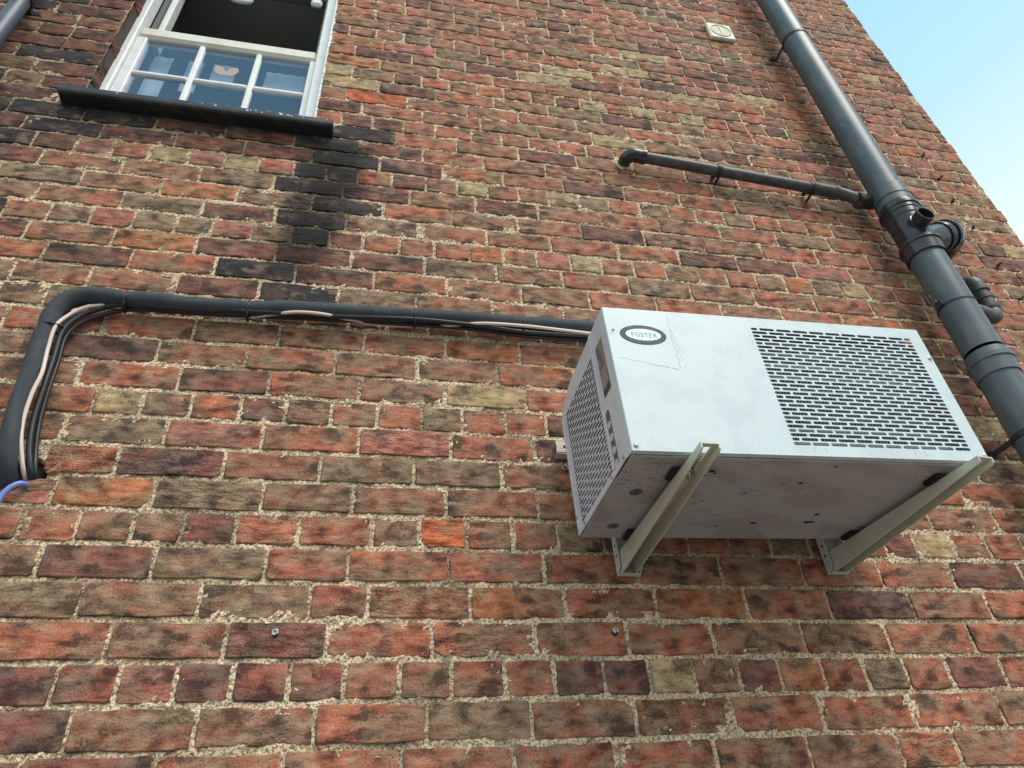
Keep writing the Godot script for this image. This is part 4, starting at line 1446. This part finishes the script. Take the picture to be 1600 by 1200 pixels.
# ---------------------------------------------------------------- insulated pipe with cables
func build_pipe_run() -> void:
	var run := thing("insulated_pipe", "black foam insulated refrigerant pipe bending from the wall hole to the unit", "pipe", Vector3(-0.77, 0.49, 0.0))
	var o := -run.position
	var path := [Vector3(-0.792, 0.440, -0.10), Vector3(-0.793, 0.462, -0.02), Vector3(-0.798, 0.495, 0.030), Vector3(-0.806, 0.545, 0.044), Vector3(-0.822, 0.640, 0.044), Vector3(-0.826, 0.740, 0.042), Vector3(-0.835, 0.830, 0.040), Vector3(-0.838, 0.900, 0.040), Vector3(-0.834, 0.950, 0.040), Vector3(-0.812, 0.992, 0.040), Vector3(-0.768, 1.012, 0.040), Vector3(-0.685, 1.010, 0.038), Vector3(-0.60, 1.012, 0.038), Vector3(-0.52, 1.008, 0.037), Vector3(-0.37, 1.014, 0.036), Vector3(-0.24, 1.024, 0.038), Vector3(-0.08, 1.028, 0.037), Vector3(0.085, 1.036, 0.036), Vector3(0.25, 1.040, 0.038), Vector3(0.40, 1.040, 0.036), Vector3(0.52, 1.042, 0.038), Vector3(0.72, 1.040, 0.036)]
	for i in path.size():
		path[i] += o
	var pts := curve_through(path, 0.008)
	# the sleeve swells a little and is pinched at each tie
	var ties := [Vector3(-0.838, 0.893, 0.040), Vector3(-0.680, 1.010, 0.038), Vector3(-0.370, 1.014, 0.036), Vector3(0.085, 1.036, 0.036), Vector3(0.405, 1.040, 0.036)]
	var fn := FastNoiseLite.new()
	fn.seed = 5
	fn.frequency = 9.0
	var radii := []
	for p in pts:
		var r: float = 0.0235 + fn.get_noise_1d(p.x * 3.0 + p.y * 2.0) * 0.0026
		r -= 0.0035 * (1.0 - ss(0.62, 0.92, p.y + run.position.y))
		for t in ties:
			var d: float = (t + o).distance_to(p)
			r -= 0.0050 * exp(-d * d / 0.00008)
		radii.append(r)
	var st := begin()
	tube(st, pts, radii, 24)
	obj("foam_sleeve", st, mats.foam, run)
	for t in ties:
		st = begin()
		var along := Vector3.UP if t.y < 0.95 else Vector3.RIGHT
		var f := frame_of(along)
		var loop := []
		for k in 25:
			var a := TAU * k / 24.0
			var c: Vector3 = t + o + (Vector3(0.010, 0.0, -0.004) if t.y < 0.95 else Vector3(0.0, -0.007, -0.003))
			var ra := 0.0215
			var rb := 0.031
			var dir: Vector3 = f[0] * cos(a) + f[1] * sin(a)
			var stretch := rb if absf(dir.z) < 0.7 else ra
			loop.append(c + dir * lerpf(ra, stretch, 0.7))
		tube(st, loop, 0.0034, 8, false)
		obj("cable_tie", st, mats.tie_black, run)
	# cables
	var cables := [
		["", "pale pink electrical cable strapped along the black insulated pipe", mats.cable_pink, 0.0048, [Vector3(-0.768, 0.468, -0.05), Vector3(-0.766, 0.486, 0.018), Vector3(-0.776, 0.520, 0.034), Vector3(-0.788, 0.560, 0.042), Vector3(-0.798, 0.612, 0.046), Vector3(-0.801, 0.682, 0.050), Vector3(-0.799, 0.740, 0.050), Vector3(-0.811, 0.818, 0.046), Vector3(-0.814, 0.885, 0.050), Vector3(-0.803, 0.926, 0.044), Vector3(-0.776, 0.966, 0.038), Vector3(-0.740, 0.984, 0.034), Vector3(-0.680, 1.000, 0.020), Vector3(-0.60, 1.000, 0.015), Vector3(-0.52, 0.998, 0.014), Vector3(-0.45, 0.996, 0.014), Vector3(-0.37, 0.996, 0.020), Vector3(-0.30, 0.996, 0.040), Vector3(-0.24, 0.998, 0.054), Vector3(-0.17, 1.000, 0.052), Vector3(-0.10, 1.006, 0.032), Vector3(-0.02, 1.008, 0.018), Vector3(0.085, 1.014, 0.016), Vector3(0.18, 1.014, 0.030), Vector3(0.28, 1.012, 0.054), Vector3(0.40, 1.012, 0.058), Vector3(0.50, 1.008, 0.058), Vector3(0.70, 1.004, 0.052)]],
		["", "thin black electrical cable strapped under the black insulated pipe", mats.cable_black, 0.0068, [Vector3(-0.752, 0.468, -0.05), Vector3(-0.752, 0.486, 0.012), Vector3(-0.771, 0.545, 0.026), Vector3(-0.785, 0.622, 0.030), Vector3(-0.791, 0.722, 0.034), Vector3(-0.796, 0.802, 0.034), Vector3(-0.801, 0.885, 0.036), Vector3(-0.785, 0.934, 0.032), Vector3(-0.752, 0.970, 0.028), Vector3(-0.680, 0.992, 0.036), Vector3(-0.52, 0.990, 0.040), Vector3(-0.37, 0.996, 0.044), Vector3(-0.15, 1.002, 0.044), Vector3(0.075, 1.014, 0.046), Vector3(0.25, 1.010, 0.046), Vector3(0.41, 1.006, 0.038), Vector3(0.61, 1.010, 0.036), Vector3(0.72, 1.012, 0.036)]],
		["", "second black cable lying against the bricks under the insulated pipe", mats.cable_black, 0.0060, [Vector3(-0.746, 0.468, -0.05), Vector3(-0.746, 0.486, 0.006), Vector3(-0.764, 0.55, 0.013), Vector3(-0.779, 0.63, 0.016), Vector3(-0.786, 0.72, 0.020), Vector3(-0.790, 0.80, 0.020), Vector3(-0.796, 0.875, 0.022), Vector3(-0.782, 0.922, 0.020), Vector3(-0.748, 0.958, 0.016), Vector3(-0.66, 0.992, 0.020), Vector3(-0.50, 0.993, 0.022), Vector3(-0.36, 0.998, 0.022), Vector3(-0.15, 1.006, 0.024), Vector3(0.085, 1.012, 0.024), Vector3(0.25, 1.012, 0.026), Vector3(0.42, 1.004, 0.022), Vector3(0.72, 1.010, 0.022)]],
	]
	for c in cables:
		st = begin()
		tube(st, curve_through(c[4], 0.012), c[3], 12)
		var cb := obj("electrical_cable", st, c[2], self)
		tag(cb, c[1], "cable")
	st = begin()
	tube(st, curve_through([Vector3(-0.758, 0.462, -0.03), Vector3(-0.758, 0.462, 0.010), Vector3(-0.768, 0.452, 0.026), Vector3(-0.782, 0.430, 0.030), Vector3(-0.788, 0.400, 0.028), Vector3(-0.795, 0.34, 0.020), Vector3(-0.81, 0.20, 0.014), Vector3(-0.83, -0.2, 0.012)], 0.012), 0.0062, 14)
	tag(obj("electrical_cable", st, mats.cable_blue, self), "blue cable hanging from the broken bricks at the wall hole", "cable")
	# dark hole through the bricks
	st = begin()
	prism(st, oval(-0.775, 0.494, 0.046, 0.040, 20), Vector3.ZERO, Vector3.RIGHT, Vector3.UP, Vector3.BACK, -0.0190, -0.0172)
	var wall := get_node("brick_wall")
	obj("pipe_hole", st, mats.rubber, wall)


# ---------------------------------------------------------------- soil stack
const SX := 1.938
const SZ := 0.110
const SR := 0.0605


func build_stack() -> void:
	var s := thing("soil_stack", "thick dark grey plastic soil pipe running up the wall with branches", "pipe", Vector3(SX, GROUND, SZ))
	var o := -s.position
	var A := Vector3(SX, 0, SZ) + o
	var seg := func(called: String, y0: float, prof: Array, mat: Material) -> MeshInstance3D:
		var st := begin()
		lathe(st, A + Vector3(0, y0, 0), Vector3.UP, prof, 48)
		return obj(called, st, mat, s)
	# long upper length, lower lengths
	seg.call("pipe_length", 1.80, [Vector2(0.0, SR), Vector2(4.4, SR)], mats.stack_plastic)
	seg.call("pipe_length", 1.01, [Vector2(0.0, SR), Vector2(0.46, SR)], mats.stack_plastic)
	seg.call("pipe_length", GROUND, [Vector2(0.0, SR), Vector2(2.93, SR)], mats.stack_plastic)
	# joint fitting that takes the small waste pipe
	var boss: MeshInstance3D = seg.call("boss_fitting", 1.735, [Vector2(0.0, SR), Vector2(0.001, SR + 0.0065), Vector2(0.098, SR + 0.0065), Vector2(0.104, SR + 0.002), Vector2(0.106, SR)], mats.stack_plastic)
	var st := begin()
	lathe(st, A + Vector3(0, 1.768, 0), Vector3.UP, [Vector2(0.0, SR + 0.0066), Vector2(0.002, SR + 0.0085), Vector2(0.005, SR + 0.0085), Vector2(0.007, SR + 0.0066)], 48)
	obj("ring", st, mats.clip_black, boss)
	st = begin()
	lathe(st, A + Vector3(-0.045, 1.822, -0.040), Vector3.LEFT, [Vector2(0.0, 0.029), Vector2(0.055, 0.029), Vector2(0.056, 0.032), Vector2(0.070, 0.032), Vector2(0.072, 0.024), Vector2(0.073, 0.0)], 28)
	obj("boss_socket", st, mats.gloss_black_plastic, boss)
	# branch body with collars
	var body: MeshInstance3D = seg.call("branch_body", 1.455, [Vector2(0.0, SR + 0.001), Vector2(0.001, SR + 0.0075), Vector2(0.050, SR + 0.0085), Vector2(0.054, SR + 0.0140), Vector2(0.066, SR + 0.0140), Vector2(0.070, SR + 0.0075), Vector2(0.078, SR + 0.0030), Vector2(0.196, SR + 0.0030), Vector2(0.204, SR + 0.0060), Vector2(0.226, SR + 0.0060), Vector2(0.230, SR + 0.0090), Vector2(0.246, SR + 0.0090), Vector2(0.250, SR + 0.0140), Vector2(0.264, SR + 0.0140), Vector2(0.268, SR + 0.0072), Vector2(0.279, SR + 0.0066)], mats.gloss_black_plastic)
	# open stub that points out at the yard
	st = begin()
	var sd := Vector3(-0.02, 0.02, 1.0).normalized()
	lathe(st, A + Vector3(-0.012, 1.592, 0.030), sd, [Vector2(0.0, 0.038), Vector2(0.032, 0.037), Vector2(0.033, 0.0335), Vector2(0.068, 0.0335), Vector2(0.070, 0.0325), Vector2(0.070, 0.0295), Vector2(0.020, 0.0295), Vector2(0.020, 0.0)], 32)
	obj("open_stub", st, mats.gloss_black_plastic, body)
	# branch to the right, then a bend into the wall
	var b0 := A + Vector3(0.02, 1.545, 0.0)
	var bdir := Vector3(0.90, 0.44, 0.0).normalized()
	st = begin()
	lathe(st, b0, bdir, [Vector2(0.0, 0.056), Vector2(0.098, 0.056), Vector2(0.099, 0.061), Vector2(0.112, 0.062), Vector2(0.113, 0.0565)], 36)
	obj("side_branch", st, mats.gloss_black_plastic, body)
	st = begin()
	var bend: Array = [b0 + bdir * 0.105]
	bend.append(b0 + bdir * 0.140)
	var c0 := b0 + bdir * 0.140
	for k in range(1, 13):
		var a := PI * 0.5 * k / 12.0
		bend.append(c0 + bdir * 0.078 * sin(a) + Vector3(0, 0, -0.078) * (1.0 - cos(a)))
	bend.append(bend[bend.size() - 1] + Vector3(0, 0, -0.05))
	tube(st, bend, 0.0570, 36)
	var be := obj("bend", st, mats.gloss_black_plastic, body)
	st = begin()
	lathe(st, b0 + bdir * 0.142, bdir, [Vector2(0.0, 0.0570), Vector2(0.001, 0.0625), Vector2(0.014, 0.0625), Vector2(0.018, 0.0575)], 36)
	obj("ring", st, mats.gloss_black_plastic, be)
	# coupling lower down
	seg.call("coupling", 0.900, [Vector2(0.0, SR), Vector2(0.002, SR + 0.0050), Vector2(0.050, SR + 0.0065), Vector2(0.054, SR + 0.0110), Vector2(0.070, SR + 0.0110), Vector2(0.074, SR + 0.0060), Vector2(0.096, SR + 0.0040), Vector2(0.098, SR)], mats.stack_plastic)
	seg.call("pipe_sleeve", 1.205, [Vector2(0.0, SR), Vector2(0.0005, SR + 0.0022), Vector2(0.006, SR + 0.0026), Vector2(0.010, SR)], mats.clip_black)
	# clips with ears on the wall
	for y in [3.035, 0.675, -0.9]:
		st = begin()
		lathe(st, A + Vector3(0, y, 0), Vector3.UP, [Vector2(0.0, SR + 0.0003), Vector2(0.0005, SR + 0.0032), Vector2(0.018, SR + 0.0032), Vector2(0.0185, SR + 0.0003)], 48)
		for e in [-1.0, 1.0]:
			box(st, A + Vector3(e * 0.052, y + 0.009, -0.066), Vector3(0.006, 0.017, 0.076), 0.001)
			box(st, A + Vector3(e * 0.070, y + 0.009, -SZ + 0.006), Vector3(0.040, 0.022, 0.006), 0.0015)
			lathe(st, A + Vector3(e * 0.078, y + 0.009, -SZ + 0.009), Vector3.BACK, [Vector2(0.0, 0.006), Vector2(0.004, 0.005), Vector2(0.0045, 0.0)], 10)
		obj("pipe_clip", st, mats.clip_black, s)
	# flecks of lime and bird lime on the pipe
	st = begin()
	for k in 22:
		var a := rng.randf_range(-0.6, 2.6)
		var d := Vector3(-cos(a), 0, sin(a))
		var y := rng.randf_range(0.7, 3.6)
		box(st, A + d * (SR + 0.0003) + Vector3(0, y, 0), Vector3(rng.randf_range(0.002, 0.005), rng.randf_range(0.003, 0.009), 0.0012), 0.0004, Basis.looking_at(-d))
	obj("lime_fleck", st, mats.paint_fleck, s)
	# small clip block at the joint seam
	st = begin()
	box(st, A + Vector3(-0.060, 1.222, 0.000), Vector3(0.020, 0.030, 0.034), 0.004)
	obj("clip_block", st, mats.clip_black, s)


# ---------------------------------------------------------------- small waste pipe to the stack
func build_waste_pipe() -> void:
	var w := thing("waste_pipe", "thin grey black waste pipe sloping from a wall elbow to the soil stack", "pipe", Vector3(0.90, 1.95, 0.05))
	var o := -w.position
	var a := Vector3(0.915, 1.958, 0.052) + o
	var b := Vector3(1.700, 1.886, 0.055) + o
	var st := begin()
	tube(st, [a, b], 0.0222, 24)
	obj("pipe_length", st, mats.waste_plastic, w)
	# elbow out of the wall
	st = begin()
	var pts: Array = []
	pts.append(Vector3(0.888, 1.975, -0.03) + o)
	pts.append(Vector3(0.888, 1.972, 0.018) + o)
	for k in range(1, 9):
		var t := PI * 0.5 * k / 8.0
		pts.append(Vector3(0.888 + 0.034 * (1.0 - cos(t)), 1.970 - 0.010 * k / 8.0, 0.018 + 0.034 * sin(t)) + o)
	pts.append(Vector3(0.945, 1.957, 0.052) + o)
	tube(st, pts, 0.0262, 24)
	var el := obj("elbow", st, mats.gloss_black_plastic, w)
	st = begin()
	lathe(st, Vector3(0.940, 1.9575, 0.052) + o, (b - a).normalized(), [Vector2(0.0, 0.026), Vector2(0.001, 0.029), Vector2(0.016, 0.029), Vector2(0.017, 0.022)], 24)
	obj("ring", st, mats.gloss_black_plastic, el)
	# coupling and offset near the stack
	st = begin()
	lathe(st, Vector3(1.655, 1.8905, 0.0548) + o, (b - a).normalized(), [Vector2(0.0, 0.0225), Vector2(0.001, 0.0265), Vector2(0.014, 0.0265), Vector2(0.016, 0.0252), Vector2(0.090, 0.0252), Vector2(0.092, 0.0278), Vector2(0.106, 0.0278), Vector2(0.107, 0.022)], 24)
	obj("coupling", st, mats.waste_plastic, w)
	st = begin()
	tube(st, curve_through([Vector3(1.750, 1.882, 0.055) + o, Vector3(1.785, 1.871, 0.058) + o, Vector3(1.815, 1.849, 0.064) + o, Vector3(1.845, 1.830, 0.068) + o, Vector3(1.880, 1.824, 0.070) + o], 0.006), 0.0238, 24)
	obj("offset_bend", st, mats.waste_plastic, w)
	for x in [1.248, 1.640]:
		st = begin()
		var y := lerpf(1.958, 1.886, (x - 0.915) / 0.785)
		var c := Vector3(x, y, 0.0535) + o
		lathe(st, c, Vector3.RIGHT, [Vector2(0.0, 0.0225), Vector2(0.0005, 0.0258), Vector2(0.016, 0.0258), Vector2(0.0165, 0.0225)], 24)
		box(st, c + Vector3(0.008, -0.026, -0.030), Vector3(0.010, 0.008, 0.044), 0.002)
		box(st, c + Vector3(0.008, 0.018, -0.038), Vector3(0.014, 0.014, 0.026), 0.002)
		obj("pipe_clip", st, mats.clip_black, w)
	# lump of mortar where the elbow enters the wall
	st = begin()
	var blob := PackedVector2Array()
	for k in 18:
		var r := 0.040 + rng.randf_range(-0.006, 0.010)
		blob.append(Vector2(0.886 + cos(TAU * k / 18.0) * r * 1.1, 1.974 + sin(TAU * k / 18.0) * r))
	prism(st, blob, Vector3.ZERO, Vector3.RIGHT, Vector3.UP, Vector3.BACK, -0.012, 0.0045)
	obj("mortar_patch", st, mats.mortar, get_node("brick_wall"))


func build_trap_pipe() -> void:
	var t := thing("waste_pipe", "short black waste pipe looping from the wall into the stack, lower right", "pipe", Vector3(2.15, 1.36, 0.06))
	var o := -t.position
	var st := begin()
	var top: Array = [Vector3(2.158, 1.432, -0.03) + o, Vector3(2.158, 1.432, 0.018) + o]
	for k in range(1, 9):
		var a := PI * 0.5 * k / 8.0
		top.append(Vector3(2.158, 1.432 - 0.040 * (1.0 - cos(a)), 0.018 + 0.040 * sin(a)) + o)
	top.append(Vector3(2.157, 1.362, 0.058) + o)
	tube(st, top, 0.0290, 24)
	obj("elbow", st, mats.waste_plastic, t)
	st = begin()
	lathe(st, Vector3(2.157, 1.372, 0.058) + o, Vector3.DOWN, [Vector2(0.0, 0.029), Vector2(0.001, 0.0325), Vector2(0.012, 0.0325), Vector2(0.014, 0.0262), Vector2(0.040, 0.0262), Vector2(0.041, 0.0315), Vector2(0.052, 0.0315), Vector2(0.054, 0.0278), Vector2(0.086, 0.0278), Vector2(0.087, 0.031), Vector2(0.096, 0.031), Vector2(0.098, 0.028)], 24)
	obj("coupling", st, mats.waste_plastic, t)
	st = begin()
	var low: Array = [Vector3(2.157, 1.290, 0.058) + o, Vector3(2.157, 1.268, 0.058) + o]
	for k in range(1, 9):
		var a := PI * 0.5 * k / 8.0
		low.append(Vector3(2.157 - 0.038 * (1.0 - cos(a)), 1.268 - 0.038 * sin(a), 0.058 + 0.010 * k / 8.0) + o)
	low.append(Vector3(2.060, 1.226, 0.085) + o)
	low.append(Vector3(1.985, 1.222, 0.100) + o)
	tube(st, low, 0.0278, 24)
	obj("bend", st, mats.waste_plastic, t)
	st = begin()
	lathe(st, Vector3(2.157, 1.276, 0.058) + o, Vector3.DOWN, [Vector2(0.0, 0.028), Vector2(0.001, 0.0305), Vector2(0.005, 0.0305), Vector2(0.006, 0.028), Vector2(0.010, 0.028), Vector2(0.011, 0.0305), Vector2(0.015, 0.0305), Vector2(0.016, 0.028)], 24)
	obj("ring", st, mats.clip_black, t)


func build_far_downpipe() -> void:
	var d := thing("downpipe", "thin blue grey downpipe on the bricks left of the window", "pipe", Vector3(-1.388, GROUND, 0.055))
	var st := begin()
	lathe(st, Vector3.ZERO, Vector3.UP, [Vector2(0.0, 0.0285), Vector2(WALL_T - GROUND, 0.0285)], 28)
	obj("pipe_length", st, mats.grey_pipe, d)
	for y in [4.43, 2.0]:
		st = begin()
		lathe(st, Vector3(0, y, 0), Vector3.UP, [Vector2(0.0, 0.0286), Vector2(0.001, 0.034), Vector2(0.030, 0.034), Vector2(0.031, 0.0286)], 28)
		box(st, Vector3(0.0, y + 0.015, -0.040), Vector3(0.030, 0.024, 0.030), 0.002)
		box(st, Vector3(0.0, y + 0.015, -0.052), Vector3(0.090, 0.024, 0.005), 0.001)
		obj("pipe_clip", st, mats.clip_black, d)


func build_vent() -> void:
	var v := thing("wall_vent", "small square cream plastic vent cover high on the bricks", "vent", Vector3(1.6205, 3.232, 0.0))
	var st := begin()
	box(st, Vector3(0, 0, 0.010), Vector3(0.140, 0.150, 0.022), 0.006)
	obj("cover", st, mats.vent_plastic, v)
	st = begin()
	lathe(st, Vector3(0, 0, 0.0205), Vector3.BACK, [Vector2(0.0, 0.060), Vector2(0.004, 0.058), Vector2(0.004, 0.054), Vector2(0.001, 0.052), Vector2(0.001, 0.0)], 36)
	obj("round_flap", st, mats.vent_inner, v)
	st = begin()
	box(st, Vector3(0, 0, 0.0230), Vector3(0.007, 0.100, 0.004), 0.001)
	obj("rib", st, mats.vent_plastic, v)


func build_screws_and_nails() -> void:
	var places := [["small zinc screw hook in a dark brick, lower left", Vector3(-0.183, 0.137, 0.0)], ["small zinc screw hook in a red brick below the left bracket", Vector3(0.564, 0.140, 0.0)]]
	for p in places:
		var s := thing("screw_hook", p[0], "screw", p[1], "screw hooks left in the bricks")
		var st := begin()
		lathe(st, Vector3.ZERO, Vector3.BACK, [Vector2(-0.006, 0.0035), Vector2(0.006, 0.0035), Vector2(0.0065, 0.0)], 10)
		tube(st, arc_points(Vector3(0, 0.0, 0.009), Vector3.RIGHT, Vector3.UP, 0.0055, -0.6, 4.6, 14), 0.0017, 8)
		obj("hook", st, mats.zinc, s)
		st = begin()
		lathe(st, Vector3(0, -0.004, -0.004), Vector3.BACK, [Vector2(0.0, 0.0075), Vector2(0.0062, 0.0068), Vector2(0.0064, 0.0)], 12)
		obj("wall_plug", st, mats.rust_iron, s)
	var ys := [2.332, 2.164, 2.000, 1.825, 1.600, 1.410]
	var words := ["topmost", "second from the top", "third from the top", "fourth from the top", "fifth from the top", "lowest"]
	for i in ys.size():
		var n := thing("nail", "black nail in the bricks right of the stack, %s of its row" % words[i], "nail", Vector3(2.415 + 0.008 * sin(i * 2.3), ys[i], 0.0), "black nails beside the wall corner")
		var st := begin()
		var d := Vector3(-0.35 + 0.2 * sin(i * 1.7), -0.15, 1.0).normalized()
		lathe(st, Vector3(0, 0, -0.01), d, [Vector2(0.0, 0.0030), Vector2(0.032, 0.0030), Vector2(0.033, 0.0060), Vector2(0.036, 0.0060), Vector2(0.037, 0.0)], 10)
		obj("shank", st, mats.rust_iron, n)
		st = begin()
		box(st, Vector3(-0.004, 0, 0.006), Vector3(0.014, 0.009, 0.008), 0.002)
		obj("cable_clip", st, mats.clip_black, n)
